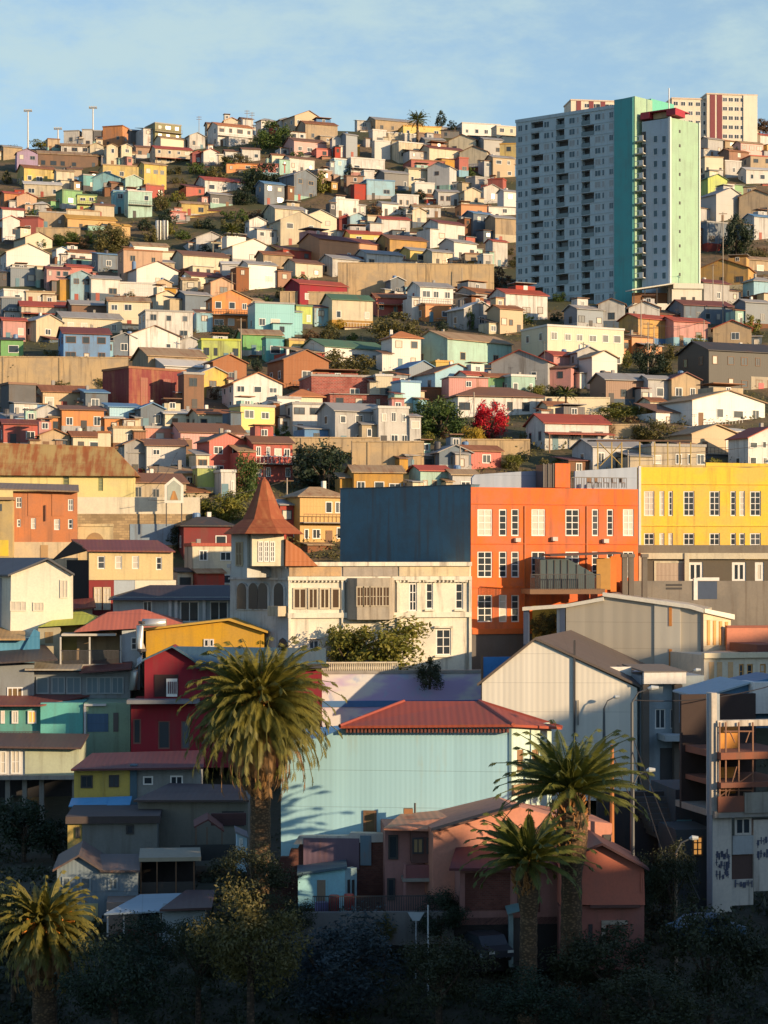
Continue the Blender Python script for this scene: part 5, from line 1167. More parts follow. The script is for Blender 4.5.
    f = Fr(-10, 174, 8, 705); t = hero('house', 'dark roofed house with a small tan window below the blue sheet house', 'house', f); fbox(t, 'wall', plaster((.22, .24, .25), .7), f, -10, 34, 665, 720, 0, 6); MB().slab((f.x(-14), -1, f.z(664, -14)), (f.x(58), -1, f.z(660, 58)), (f.x(44, 6), 6, f.z(645, 44, 6)), (f.x(-14), 6, f.z(652, -14)), .15).build('roof', corr((.06, .045, .045), 'x', .4, .2), t, f); hwin(t, f, [(7, 23, 687, 698, 3)], WHITE, glass((.18, .12, .06)), 3, 1, y=-.02)
    f = Fr(44, 190, 8, 640); t = hero('house', 'low grey house with a rusty red roof just below the white gabled house', 'house', f); fbox(t, 'wall', plaster((.44, .45, .47), .5), f, 45, 92, 607, 640, 0, 5); MB().slab((f.x(40), -.8, f.z(612, 40)), (f.x(96), -.8, f.z(608, 96)), (f.x(94, 5), 5, f.z(599, 94, 5)), (f.x(58, 5), 5, f.z(602, 58, 5)), .14).build('roof', corr((.19, .05, .04), 'x', .4, .4), t, f); hwin(t, f, [(66, 80, 612, 620, 2)], WHITE, GLASS, 2, 1, y=-.02)

def pink_and_ruin():
    # broken brick wall, sheet fence and the small cyan house
    f = Fr(268, 125.18, -3, 906); t = hero('ruined_wall', 'broken dark brick party wall with a crumbling white top below the mint house', 'wall', f); bm = brick((.16, .055, .04), (.10, .07, .06), 2)
    pblock(t, 'wall', bm, f, [(250, 915), (408, 915), (408, 843), (300, 843), (297, 850), (290, 850), (288, 858), (280, 858), (278, 864), (268, 864), (266, 870), (250, 872)], .4, .9)
    pblock(t, 'cap', plaster((.55, .52, .47), 1.0), f, [(293, 845), (408, 842), (408, 835), (350, 833.5), (348, 836.5), (298, 837)], .25, 1.0)
    fbox(t, 'sheet_panel', corr((.15, .10, .14), 'x', .35, .3), f, 303, 359, 838.5, 870, .2, .34); fbox(t, 'blue_panel', corr((.12, .20, .26), 'x', .35, .3), f, 360, 371, 836, 866, .22, .34)
    f = Fr(298, 122.51, 2, 910); t = hero('house', 'small cyan cube house tucked under the brick party wall', 'house', f); cm = plaster((.34, .66, .74), .3)
    pblock(t, 'wall', cm, f, [(298, 908), (345, 908), (345, 868), (298, 875)], 0, 3); f2 = Fr(345, f.world(f.x(345), 0, 0).y, 40, 910); MB().box(.01, f2.x(357), 0.02, .5, f2.z(912, 346), f2.z(869, 346)).build('side_wall', plaster((.32, .50, .55), .3), t, f2)
    pblock(t, 'roof', simple((.08, .14, .18), .6), f, [(297, 875), (347, 868), (347, 865.5), (297, 872.5)], -.25, 3.2); fbox(t, 'door', simple((.30, .22, .15), .7), f, 317, 325.5, 880, 908, -.04, .02)
    for p in (347.6, 352): fbox(t, 'slit_window', DARK, f2, p, p + 2.2, 880, 900, -.04, .03)
    # dark garden fence and tubs
    f = Fr(315, 118.96, 2, 918); t = hero('garden_fence', 'black railing fence in front of the cyan house', 'fence', f); x0, zt = f.pt(313, 896); x1, z0 = f.pt(450, 912); b = MB().box(x0, x1, 0, .05, zt - .06, zt).box(x0, x1, 0, .05, z0, z0 + .06)
    for i in range(80): xx = x0 + (x1 - x0) * i / 79; b.box(xx - .025, xx + .025, .005, .045, z0, zt)
    b.build('railing', IRON, t, f)
    f = Fr(280, 118.07, 2, 940); t = hero('garden_wall', 'low grey garden wall under the black railing fence', 'wall', f); fbox(t, 'wall', plaster((.20, .19, .18), .8), f, 292, 460, 913, 945, .1, .5)
    for px, py, c, lab, cat in ((322, 905, (.16, .14, .42), 'violet plastic tub behind the black railing', 'tub'), (334, 903, (.42, .02, .03), 'red plastic barrel behind the railing next to the violet tub', 'barrel'), (349, 902, (.46, .02, .03), 'red plastic barrel behind the railing below the cyan corner', 'barrel')):
        f = Fr(px, 119.67, 0, py + 8); o = thing('plastic_barrel' if cat == 'barrel' else 'plastic_tub', lab, cat, f.O.copy()); r = .32 if cat == 'barrel' else .45; h = .9 if cat == 'barrel' else .6
        MB().tube([(0, 0, 0), (0, 0, .08), (0, 0, h * .5), (0, 0, h - .06), (0, 0, h)], [r * .85, r * .95, r, r * .95, r * .88], 12).build('body', simple(c, .4), o, None, True); MB().tube([(0, 0, h), (0, 0, h + .05)], [r * .95, r * .9], 12).build('lid', simple(dk(c, .7), .4), o)
    # pink house
    f = Fr(386, 122.51, 4, 910); t = hero('house', 'pink rendered house with a sloping roof in front of the mint house', 'house', f); pm = plaster((.62, .27, .19), .35); pd = plaster((.42, .20, .18), .5)  # pm and pd: sunlit and shaded tones of one pink render
    fbox(t, 'wall', pd, f, 386, 455, 829, 915, .8, 7); fbox(t, 'upper_bay', plaster((.15, .07, .06), .6), f, 411, 437, 829, 862, -.3, .8); hwin(t, f, [(412, 423, 837, 853, 2), (426, 435.5, 837, 853, 2)], DARK, glass((.34, .24, .12)), 2, 1, y=-.33)
    hwin(t, f, [(389, 399, 837, 861, 1), (388, 396, 880, 902, 1)], DARK, GLASS, 2, 1, y=.75); fbox(t, 'balcony_rail', plaster((.28, .10, .10), .6), f, 404, 438, 864, 877, -.5, -.35); fbox(t, 'balcony_floor', CONC, f, 402, 440, 877, 880, -.6, .8)
    fbox(t, 'ledge', plaster((.45, .40, .33), .6), f, 434, 456, 864, 867, -.6, .8); hwin(t, f, [(446, 456, 870, 896, 2)], pd, CURT, 2, 1, y=.72)
    for p in (404, 438): fbox(t, 'post', pd, f, p - 1.2, p + 1.2, 862, 912, -.55, -.35)
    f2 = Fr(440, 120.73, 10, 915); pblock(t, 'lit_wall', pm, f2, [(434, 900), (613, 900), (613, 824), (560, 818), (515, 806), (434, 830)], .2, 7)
    b = MB(); b.slab((f.x(383), -.5, f.z(829, 383)), (f.x(437), -.7, f.z(830, 437)), (f.x(520, 3), 3, f.z(805.5, 520, 3)), (f.x(405, 6), 6, f.z(812, 405, 6)), .12); b.build('roof', corr((.50, .21, .13), 'x', .4, .15), t, f); 
    MB().slab((f2.x(430), -.6, f2.z(832, 430)), (f2.x(517), -.6, f2.z(806, 517)), (f2.x(519), .25, f2.z(805.5, 519)), (f2.x(432), .25, f2.z(831, 432)), .14).build('eaves', simple((.10, .05, .04), .8), t, f2)
    MB().box(f.x(404, 3), f.x(413, 3), 3, 3.5, f.z(814, 404, 3), f.z(809, 404, 3)).build('roof_vent', simple((.3, .14, .06), .7), t, f); MB().tube([(f.x(415, 3), 3, f.z(813, 415, 3)), (f.x(415, 3), 3, f.z(803, 415, 3))], .07, 6).build('flue', IRON, t, f)
    fbox(t, 'corner_window', DARK, f2, 604, 612, 835, 842, .12, .22); fbox(t, 'terrace_wall', plaster((.50, .03, .03), .6), f2, 575, 582, 794, 818, 3, 3.3)
    # low brick panelled garage wing
    f = Fr(460, 118.07, 4, 962); t = hero('garage_wing', 'dark garage wing of brick panels framed in pink under a maroon roof', 'garage', f); fm = plaster((.36, .17, .15), .5)
    facade(t, 'frame', fm, f, 460, 574, 866, 925, [], 6); 
    for a, b_, y0, y1 in ((465, 510, 873, 910), (517, 540, 873, 880), (517, 540, 885, 912)): fbox(t, 'brick_panel', brick((.19, .06, .045), (.14, .09, .08), 2), f, a, b_, y0, y1, -.03, .02)
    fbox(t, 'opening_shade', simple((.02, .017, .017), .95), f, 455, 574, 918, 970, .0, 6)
    MB().slab((f.x(448), -.7, f.z(869, 448)), (f.x(574), -.7, f.z(868, 574)), (f.x(574), 5, f.z(846, 574)), (f.x(468), 5, f.z(851, 468)), .14).build('roof', corr((.13, .035, .04), 'x', .4, .2), t, f)
    fbox(t, 'door', DARK, f, 513, 527, 918, 966, -.1, -.02); fbox(t, 'door_frame', plaster((.24, .34, .35), .5), f, 508, 512.5, 914, 966, -.35, -.02); MB().slab((f.x(505), -1.2, f.z(911, 505)), (f.x(528), -1.2, f.z(905, 528)), (f.x(528), 0, f.z(902, 528)), (f.x(505), 0, f.z(907, 505)), .08).build('porch_roof', simple((.16, .30, .32), .6), t, f)
    # salmon gable
    f = Fr(570, 117.18, 2, 965); t = hero('house', 'salmon pink gable house behind the twin palm trunks', 'house', f); gm = plaster((.56, .17, .11), .4)
    pblock(t, 'wall', gm, f, [(560, 905), (645, 905), (644, 869), (601, 846), (560, 862)], 0, 6); fbox(t, 'lower_wall', plaster((.36, .13, .10), .7), f, 560, 645, 907, 970, .25, 6); fbox(t, 'ledge', simple((.13, .06, .05), .8), f, 590, 640, 905, 907.2, -.15, .5)
    b = MB(); B = f.pt(601, 844.5)
    for q in (f.pt(556, 862), f.pt(648, 870)): b.prism([B, q, (q[0], q[1] + .16), (B[0], B[1] + .16)], -.45, 6.3)
    b.build('roof', corr((.085, .04, .045), 'y', .4, .2), t, f); fbox(t, 'door', simple((.05, .04, .04), .8), f, 589, 593, 925, 962, .18, .26); fbox(t, 'gate', plaster((.42, .34, .26), .6), f, 602, 606, 924, 962, .1, .26); fbox(t, 'gate_lintel', plaster((.42, .34, .26), .6), f, 602, 628, 921, 925, .1, .26)
    MB().tube([(f.x(579), .12, f.z(918, 579)), (f.x(579), .24, f.z(918, 579))], .16, 10).build('wall_disc', WHITE, t, f); hwin(t, f, [(640.5, 644, 872, 892, 1)], gm, glass((.4, .2, .06)), 1, 2, y=-.02)

def scaffold_ruin():
    f = Fr(712, 122.13, 14, 915); t = hero('ruined_building', 'half ruined building with open floors, orange boards and graffiti at the edge', 'building', f); wm = plaster((.62, .56, .48), 1.0); fl = plaster((.26, .09, .05), .8)
    side = Fr(712, 122.17, -62, 915); MB().box(side.x(706.5), -.02, .02, .6, side.z(920, 712), side.z(694, 712)).build('side_wall', plaster((.30, .36, .42), .6), t, side)
    fbox(t, 'pier', wm, f, 711.5, 717, 693, 815, 0, .8); fbox(t, 'lower_wall', wm, f, 713, 732, 815, 912, .05, .7); fbox(t, 'lower_wall', wm, f, 754, 790, 820, 890, .05, .7); fbox(t, 'lower_wall', wm, f, 732, 754, 880, 905, .1, .7)
    for y0, y1 in ((752, 757), (782, 785)): fbox(t, 'floor_slab', fl, f, 717, 790, y0, y1, -.6, 6)
    fbox(t, 'floor_slab', CONC, f, 713, 790, 811, 815, -.3, 6); fbox(t, 'parapet', fl, f, 716, 742, 796, 811, -.35, -.2); fbox(t, 'parapet', plaster((.36, .33, .27), 1), f, 742, 790, 792, 811, -.4, -.2)
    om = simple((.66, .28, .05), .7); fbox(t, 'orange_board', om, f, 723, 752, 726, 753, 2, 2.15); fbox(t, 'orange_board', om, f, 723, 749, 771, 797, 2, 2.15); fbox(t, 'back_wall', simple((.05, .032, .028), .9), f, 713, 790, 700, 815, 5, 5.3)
    fbox(t, 'roof_beam', wm, f, 717, 790, 720.5, 725, -.1, .4)
    for p in (718, 724, 737, 751): fbox(t, 'scaffold_post', simple((.25, .12, .07), .7), f, p - .6, p + .6, 722, 811, -.3, -.2)
    for a, b_, y0, y1 in ((722, 752, 731, 731), (728, 733, 731, 742), (748, 744, 731, 742), (718, 752, 796, 772), (726, 735, 797, 766), (717, 751, 790, 790)): MB().tube([(f.x(a), -.25, f.z(y0, a)), (f.x(b_), -.25, f.z(y1, b_))], .045, 5).build('scaffold_bar', simple((.25, .12, .07), .7), t, f)
    hwin(t, f, [(735, 752, 818, 835, 2)], wm, glass(), 2, 1, y=.1, fw=.14); fbox(t, 'panel', plaster((.42, .44, .44), .8), f, 733, 754, 836, 854, .06, .2); fbox(t, 'dark_opening', simple((.10, .06, .05), .9), f, 733, 754, 856, 880, .2, .4)
    # upper storey set back: blue lean-to
    f2 = Fr(708, 128.32, 10, 760); pblock(t, 'upper_wall', corr((.06, .17, .30), 'x', .4, .1), f2, [(709, 730), (790, 730), (790, 677), (758, 684), (709, 699)], 1.5, 6)
    MB().slab((f2.x(707), 1.2, f2.z(700, 707)), (f2.x(757), 1.2, f2.z(685, 757)), (f2.x(757), 7, f2.z(684.5, 757)), (f2.x(707), 7, f2.z(699, 707)), .12).build('upper_roof', simple((.30, .40, .46), .6), t, f2); fbox(t, 'chimney_block', plaster(C['white'], .4), f2, 757, 790, 683, 714, .6, 3); fbox(t, 'upper_window', simple((.20, .06, .05), .8), f2, 712, 740, 703, 720, 1.4, 1.52); hwin(t, f2, [(717, 726, 708, 717, 2)], WOOD, glass((.16, .12, .08)), 2, 1, y=1.36)
    # graffiti strokes on the lower walls
    gb = MB(); q = random.Random(5)
    for (a, b_, y0, n) in ((715, 730, 858, 6), (715, 730, 868, 6), (715, 729, 878, 5), (756, 775, 845, 7), (756, 775, 858, 6), (734, 752, 886, 5)):
        for i in range(n):
            px = a + (b_ - a) * (i + .3) / n; x, z = f.pt(px, y0 + q.uniform(-2, 2)); h, w = q.uniform(.25, .5), (b_ - a) / n * .055
            for k in range(3): gb.box(x + q.uniform(0, w), x + q.uniform(0, w) + .05, .015, .048, z + q.uniform(-.1, .1), z + h) if k < 2 else gb.box(x, x + w, .016, .047, z + h * .45, z + h * .45 + .05)
    gb.build('graffiti', simple((.08, .09, .14), .8), t, f)
    # dark town houses along the alley
    f = Fr(690, 129.21, 8, 860); t = hero('house', 'narrow dark house with a barred amber balcony window in the alley', 'house', f); fbox(t, 'wall', plaster((.055, .065, .08), .6), f, 676, 712, 790, 870, .1, 6); fbox(t, 'balcony_window', plaster((.45, .28, .09), .6), f, 690, 710, 777, 790, -.02, .3); fbox(t, 'shutter', corr((.22, .13, .09), 'x', .5, .2), f, 690, 710, 790.5, 808, -.02, .3)
    for i in range(8): fbox(t, 'bar', IRON, f, 690 + i * 2.8, 690.6 + i * 2.8, 768, 808, -.25, -.2)
    fbox(t, 'blue_door', plaster((.14, .30, .34), .6), f, 677, 692, 820, 836, .02, .12)
    f2 = Fr(692, 124.78, 8, 880); t = hero('house', 'shaded house with a single amber glow window above the corner tree', 'house', f2); fbox(t, 'wall', plaster((.06, .07, .08), .6), f2, 676, 713, 830, 915, .1, 4); hwin(t, f2, [(692.5, 703, 836, 856, 2)], WOOD, AMBER_GLOW, 3, 3, y=.06)
    # alley wall behind the tall palm
    f = Fr(600, 129.21, 8, 850); t = hero('alley_wall', 'dark stepped alley wall behind the street lamps', 'wall', f); fbox(t, 'wall', plaster((.05, .05, .055), .8), f, 606, 690, 796, 880, 2, 2.6)
    for i in range(7): fbox(t, 'step', plaster((.10, .10, .10), .7), f, 642 + i * 2, 692, 800 + i * 5, 806 + i * 5, 1.5 - i * .35, 2)
# ------------------------------------------------------------------ trees and palms
def leaf_cloud(n, size, seed, lump=.34, shell=.55):
    q = random.Random(seed); b = MB(); cs = []
    for i in range(26):
        d = Vector((q.gauss(0, 1), q.gauss(0, 1), q.gauss(0, 1))).normalized(); d.z = d.z * .9 + .1; cs.append((d * q.uniform(.35, .95) ** .7, q.uniform(.6, 1.3) * lump))
    for i in range(n):
        c, r = q.choice(cs); d = Vector((q.gauss(0, 1), q.gauss(0, 1), q.gauss(0, 1))).normalized(); p = c + d * r * q.uniform(shell, 1.0)
        a = (d + Vector((q.gauss(0, .6), q.gauss(0, .6), q.gauss(0, .6)))).normalized(); u = a.cross(Vector((q.gauss(0, 1), q.gauss(0, 1), q.gauss(0, 1)))).normalized(); w = a.cross(u); s = size * q.uniform(.6, 1.3)
        b.add([p - u * s, p - w * s * .45, p + u * s, p + w * s * .45], [(0, 1, 2, 3)])
    return b.mesh('crown')
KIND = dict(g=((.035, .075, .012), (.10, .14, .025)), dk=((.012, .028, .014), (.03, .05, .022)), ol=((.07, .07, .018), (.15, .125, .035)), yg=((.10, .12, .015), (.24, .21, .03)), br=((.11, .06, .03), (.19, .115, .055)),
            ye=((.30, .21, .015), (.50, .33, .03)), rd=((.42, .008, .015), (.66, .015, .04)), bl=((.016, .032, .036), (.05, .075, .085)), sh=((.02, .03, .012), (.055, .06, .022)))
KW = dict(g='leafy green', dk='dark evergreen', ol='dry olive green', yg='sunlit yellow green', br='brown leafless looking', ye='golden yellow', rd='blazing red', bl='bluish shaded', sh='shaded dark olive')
FARM = [leaf_cloud(850, .12, s) for s in range(5)]; NEARM = [leaf_cloud(9000, .038, 20 + s, .40, .25) for s in range(3)]; MIDM = [leaf_cloud(3400, .068, 40 + s, .42, .3) for s in range(3)]
TRUNK = {}
def tree(px, yb, w, h, kind, D=None, label=None, name='tree', cat='tree', group=None, zoff=0):
    Y = D or ground(px, yb); s = Y / F; rx, rz = w * s / 2, h * s / 2; X = (px - 384) / F * Y; zb = zr(yb, Y); ms = NEARM if Y < 150 else MIDM if w > 25 else FARM
    t = thing(name, label, cat, (X, Y + rx * .6, zb), R.uniform(0, 6.28), group)
    b = MB(); rt = min(.3, .05 + rx * .06); b.tube([(0, 0, 0 if name == 'shrub' else -2.5), (0, 0, rz * .3), (rx * .08, 0, rz * .9)], [rt, rt * .8, rt * .5], 7)
    for k in range(4): a = k * 1.7; b.tube([(0, 0, rz * (.25 + .1 * k)), (math.cos(a) * rx * .45, math.sin(a) * rx * .45, rz * 1.1)], [rt * .5, rt * .2], 5)
    b.build('trunk', barkmat((.12, .08, .05)), t)
    c = inst('crown', R.choice(ms), leafmat(*KIND[kind]), t, (0, 0, rz * .84), 0, (rx / 1.1, rx / 1.1, rz / .95)); c.rotation_euler.z = R.uniform(0, 6)
    if not label: HS.append((t, px, yb - h / 2, kind, None, cat, '', w * h, ''))
    return t
TREES = """8 154 24 10 ol;32 220 14 12 g;64 248 28 17 g;108 253 38 30 ol;84 249 12 14 br;270 150 38 30 g;289 152 20 20 dk;252 190 26 24 yg;234 167 30 14 ol;216 180 22 15 ol;266 196 42 34 dk;244 206 24 20 dk;322 194 18 24 yg;374 224 18 22 br;
497 290 22 24 br;398 346 50 34 ol;346 380 54 32 ol;440 440 62 42 g;322 496 72 54 dk;414 426 16 12 rd;510 450 22 14 yg;534 400 26 16 yg;44 338 20 18 ol;8 388 38 32 ol;246 500 32 46 g;224 524 48 34 yg;200 520 26 18 ol;180 552 30 26 dk;
618 420 54 18 yg;654 446 44 26 ol;602 444 26 24 br;758 270 26 22 ol;652 376 36 32 dk;700 348 16 12 yg;752 334 22 20 yg;760 382 20 18 g;760 134 28 16 br;526 324 18 12 g;612 318 20 16 g;441 128 12 16 dk;452 130 10 10 dk;160 212 16 20 ol;22 230 12 8 g;
144 232 16 12 dk;296 162 16 12 g;350 176 14 12 dk;420 200 14 10 dk;446 182 16 12 br;470 176 12 10 g;205 258 18 12 dk;64 320 12 10 ol;40 250 14 12 g;130 300 12 8 ol;265 306 16 12 g;300 286 20 12 g;470 330 10 22 g;560 302 16 10 g;
690 190 20 14 ol;740 196 18 10 ol;716 214 14 10 br;735 300 14 10 ol;676 360 20 16 ol;556 398 18 14 ol;590 410 16 12 br;700 452 26 14 ol;512 470 24 16 yg;486 460 24 14 yg;458 455 18 14 yg;360 462 20 16 ol;282 440 20 14 g;150 470 12 10 g;
105 470 12 10 ol;214 400 12 14 br;96 440 10 10 ol;330 340 22 14 ol;270 350 14 10 br;440 320 14 10 g;424 300 12 10 ol;340 330 14 10 ye;236 388 14 10 g;120 380 14 10 br;60 390 22 10 ol;100 384 18 8 ol;350 297 16 12 ol;372 298 14 10 g;440 297 14 12 ol;470 296 12 12 br;410 297 12 10 g;30 388 20 12 ol;70 389 14 10 g;110 388 14 10 ol;366 470 14 10 g;400 471 16 12 ol;500 453 14 10 yg"""
def far_trees():
    for s in TREES.replace('\n', '').split(';'):
        px, yb, w, h, k = s.split(); px, yb, w, h = map(float, (px, yb, w, h)); small = h < 17
        tree(px, yb, w * 1.1, h * 1.1, k, None, None, 'bush' if small else 'tree', 'bush' if small else 'tree', 'bushes on the hillside' if small else 'trees among the hillside houses')
    tree(492, 441, 40, 44, 'rd', None, 'big blazing red bougainvillea bush below the white hipped roof house', 'bougainvillea', 'bush'); tree(473, 450, 28, 26, 'ye', None, 'golden yellow bush beside the big red bougainvillea', 'bush', 'bush')
    tree(738, 257, 36, 46, 'dk', None, 'large dark oval cypress standing by the tower end wall', 'cypress_tree', 'tree'); tree(223, 346, 34, 24, 'dk', None, 'round dark tree between the orange house and lime flat house', 'tree', 'tree')
    tree(384, 676, 104, 62, 'yg', 171.6, 'wide yellow green tree growing on the mansion terrace', 'tree', 'tree'); tree(346, 676, 60, 54, 'yg', 171.4, 'smaller yellowish tree merging with the mansion terrace tree crown', 'tree', 'tree')
    tree(430, 690, 30, 34, 'sh', 168.6, 'dark shrub hanging over the mural wall by the mansion door', 'shrub', 'shrub'); tree(544, 640, 34, 30, 'ol', 183.5, 'potted tree inside the open bay of the grey hall', 'tree', 'tree')
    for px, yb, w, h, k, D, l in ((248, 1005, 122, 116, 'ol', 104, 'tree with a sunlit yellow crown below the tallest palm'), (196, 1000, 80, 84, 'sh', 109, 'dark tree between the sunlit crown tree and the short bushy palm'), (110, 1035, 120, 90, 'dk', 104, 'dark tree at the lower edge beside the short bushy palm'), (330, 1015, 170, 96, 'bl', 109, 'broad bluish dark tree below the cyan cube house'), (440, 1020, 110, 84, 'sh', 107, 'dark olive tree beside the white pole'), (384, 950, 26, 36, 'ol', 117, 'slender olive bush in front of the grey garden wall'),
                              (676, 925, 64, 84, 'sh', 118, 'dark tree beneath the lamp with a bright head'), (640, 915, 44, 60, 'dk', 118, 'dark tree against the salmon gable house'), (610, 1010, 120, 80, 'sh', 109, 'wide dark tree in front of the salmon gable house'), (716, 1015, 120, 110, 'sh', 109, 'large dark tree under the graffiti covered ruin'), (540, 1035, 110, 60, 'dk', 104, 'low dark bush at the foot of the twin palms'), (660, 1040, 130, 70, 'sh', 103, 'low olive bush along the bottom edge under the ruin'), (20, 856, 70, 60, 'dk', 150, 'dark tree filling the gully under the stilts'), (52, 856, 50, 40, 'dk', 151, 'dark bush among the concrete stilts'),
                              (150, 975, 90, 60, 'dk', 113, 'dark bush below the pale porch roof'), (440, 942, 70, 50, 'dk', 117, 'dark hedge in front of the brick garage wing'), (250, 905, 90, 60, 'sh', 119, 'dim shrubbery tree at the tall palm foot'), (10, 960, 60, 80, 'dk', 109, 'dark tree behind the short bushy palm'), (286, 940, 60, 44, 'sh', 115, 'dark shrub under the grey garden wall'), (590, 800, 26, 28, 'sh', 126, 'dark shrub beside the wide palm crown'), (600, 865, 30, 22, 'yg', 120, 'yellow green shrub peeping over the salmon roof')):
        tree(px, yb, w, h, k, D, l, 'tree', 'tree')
def frond(b, base, az, el, Ln, droop, q, leaf=.55, n=40, wid=.05):
    """one arching feather leaf: a midrib with two rows of leaflets"""
    p = Vector(base); d = Vector((math.cos(az) * math.cos(el), math.sin(az) * math.cos(el), math.sin(el))); st = Ln / n; side = Vector((-math.sin(az), math.cos(az), 0)); pts = [p.copy()]
    for i in range(n):
        t = i / n; e = el - droop * t ** 1.25; d = Vector((math.cos(az) * math.cos(e), math.sin(az) * math.cos(e), math.sin(e))); p = p + d * st; pts.append(p.copy())
        if t < .1: continue
        ll = leaf * (math.sin(min(1, (t + .08) * 1.15) * PI) ** .5 if t < .9 else .55) * q.uniform(.85, 1.1); up = side.cross(d)
        for s in (-1, 1):
            dr = (side * s * .72 + d * .62 + up * (.28 if s else 0) + Vector((0, 0, -.22 - .2 * t))).normalized(); tip = p + dr * ll; mid = p + dr * ll * .45; nn = d * wid
            b.add([p, mid - nn, tip, mid + nn], [(0, 1, 2, 3)])
    b.tube([pts[0], pts[n // 3], pts[2 * n // 3], pts[n]], [.055, .04, .03, .02], 4)
def palm(px, ycrown, yfoot, D, rad, label, nf=95, trunk_r=.42, spec=None, seed=3, head=None, gm=((.055, .075, .012), (.15, .155, .03)), dm=((.20, .11, .04), (.34, .19, .07)), hang=True, fruit=True):
    q = random.Random(seed); X = (px - 384) / F * D; zf, zc = zr(yfoot, D), zr(ycrown, D); t = thing('palm_tree', label, 'palm tree', (X, D, zf)); h = zc - zf
    b = MB(); n = 14; pts, rd = [], []
    m = 26
    for i in range(m + 1):
        u = i / m; pts.append((math.sin(u * 2.3) * .15, 0, -3 + (h + 3) * u)); r = trunk_r * (1.18 - .2 * u) * (1 + .07 * (i % 2))
        if head and u > 1 - head[0]: r = trunk_r * (1 + (head[1] - 1) * math.sin((u - 1 + head[0]) / head[0] * PI) ** .8)
        rd.append(r)
    b.tube(pts, rd, n); b.build('trunk', barkmat((.20, .12, .06), 5.0), t)
    if head:                                           # cut leaf bases around the head
        s = MB(); hz = h * head[0]
        for i in range(150):
            a, u = q.uniform(0, 6.28), q.uniform(.05, .95); z = h - hz + hz * u; r = trunk_r * (1 + (head[1] - 1) * math.sin(u * PI) ** .8) * .95; o = Vector((math.cos(a), math.sin(a), 0)); p = Vector((0, 0, z)) + o * r
            s.tube([p, p + o * .22 + Vector((0, 0, .3))], [.07, .035], 4)
        s.build('leaf_bases', simple((.36, .17, .055), .8), t)
    b = MB(); dead = MB(); c = (0.12, 0, h)
    for i in range(nf):
        u = (i + .5) / nf; az = i * 2.399963 + q.uniform(-.2, .2); lo, hi = spec or (-.75, 1.45); el = lo + (hi - lo) * u ** .85; Ln = rad * q.uniform(.92, 1.12) * (1.0 if el < .9 else .92)
        bb = dead if (hang and u < .2) else b; frond(bb, (c[0] + math.cos(az) * .25, math.sin(az) * .25, h + .3 * u), az, el, Ln, ((1.9 - 1.0 * min(1, max(0, el - .5) / .8)) if el > .2 else 1.1) + q.uniform(-.1, .25) if hang else 1.0 + q.uniform(-.2, .3), q, leaf=.15 * rad, n=46, wid=.058)
    b.build('crown', leafmat(*gm), t)
    if hang: dead.build('dead_fronds', leafmat(*dm), t)
    if fruit:
        f = MB()
        for i in range(9):
            a = i * .7 + .3; p = Vector((math.cos(a) * .4, math.sin(a) * .4, h + .1))
            for k in range(16): d = Vector((math.cos(a) + q.gauss(0, .3), math.sin(a) + q.gauss(0, .3), .35 + q.gauss(0, .3))); e = p + d * q.uniform(.8, 1.25); f.tube([p, (p + e) / 2 + Vector((0, 0, .15)), e], [.02, .03, .05], 4)
        f.build('fruit_stalks', simple((.55, .20, .03), .6), t)
    return t
def palms():
    palm(258, 710, 925, 124, 5.3, 'tallest palm with a huge drooping crown before the crimson house', 240, .58, (-1.3, 1.42), 3, gm=((.075, .08, .012), (.21, .185, .03)))
    palm(569, 792, 975, 113, 4.4, 'thick trunked palm with upswept fronds beside the mint house end', 62, .54, (.0, 1.4), 5, (.34, 1.7), hang=False, fruit=False)
    palm(526, 862, 985, 110, 3.5, 'shorter palm of the twin trunks with arching fronds', 58, .44, (-.1, 1.4), 8, (.3, 1.45), hang=False, fruit=False)
    palm(42, 930, 1065, 110, 3.4, 'short bushy palm with sunlit top in the dark corner', 190, .62, (-1.2, 1.35), 12, gm=((.08, .085, .012), (.22, .18, .03)))
    palm(417, 120, 136, 600, 3.6, 'lone palm standing on the skyline behind the yellow roof', 40, .3, (-.5, 1.4), 14, hang=False, fruit=False); palm(231, 231, 246, 470, 2.8, 'small palm between the white hillside houses', 40, .3, (-.4, 1.4), 15, hang=False, fruit=False)
    palm(565, 395, 412, 290, 1.6, 'tiny garden palm behind the red veranda roof', 26, .15, (-.2, 1.4), 16, hang=False, fruit=False)
# ------------------------------------------------------------------ street furniture, walls, masts
def pole(px, yt, yb, D, label, arms=1, name='utility_pole', cat='pole', r=.11, mat=None, group='utility poles'):
    zt, zb = zr(yt, D), zr(yb, D); t = thing(name, label, cat, ((px - 384) / F * D, D, zb), 0, group); h = zt - zb
    MB().tube([(0, 0, -2), (0, 0, h)], [r, r * .7], 8).build('shaft', mat or simple((.36, .31, .25), .8), t)
    for i in range(arms): MB().box(-.8, .8, -.05, .05, h - .4 - .7 * i, h - .28 - .7 * i).build('crossarm', WOOD, t)
    return t
def lamp(px, yt, yb, D, dx, label, dark=False):
    zt, zb = zr(yt, D), zr(yb, D); t = thing('street_lamp', label, 'street lamp', ((px - 384) / F * D, D, zb), 0, 'street lamps along the alley'); h = zt - zb; w = dx / F * D; m = simple((.10, .105, .11), .5)
    MB().tube([(0, 0, -2), (0, 0, h - .9)], [.13, .09], 8).build('pole', simple((.30, .22, .15), .7) if dark else m, t); MB().tube([(0, 0, h - .9), (w * .25, 0, h - .3), (w * .7, -.1, h - .02)], [.07, .05, .045], 6).build('arm', m, t)
    MB().tube([(w * .65, -.1, h - .03), (w * .8, -.12, h + .02), (w * 1.1, -.16, h + .03)], [.07, .16, .10], 8).build('lamp_head', simple((.55, .58, .58), .4), t); return t
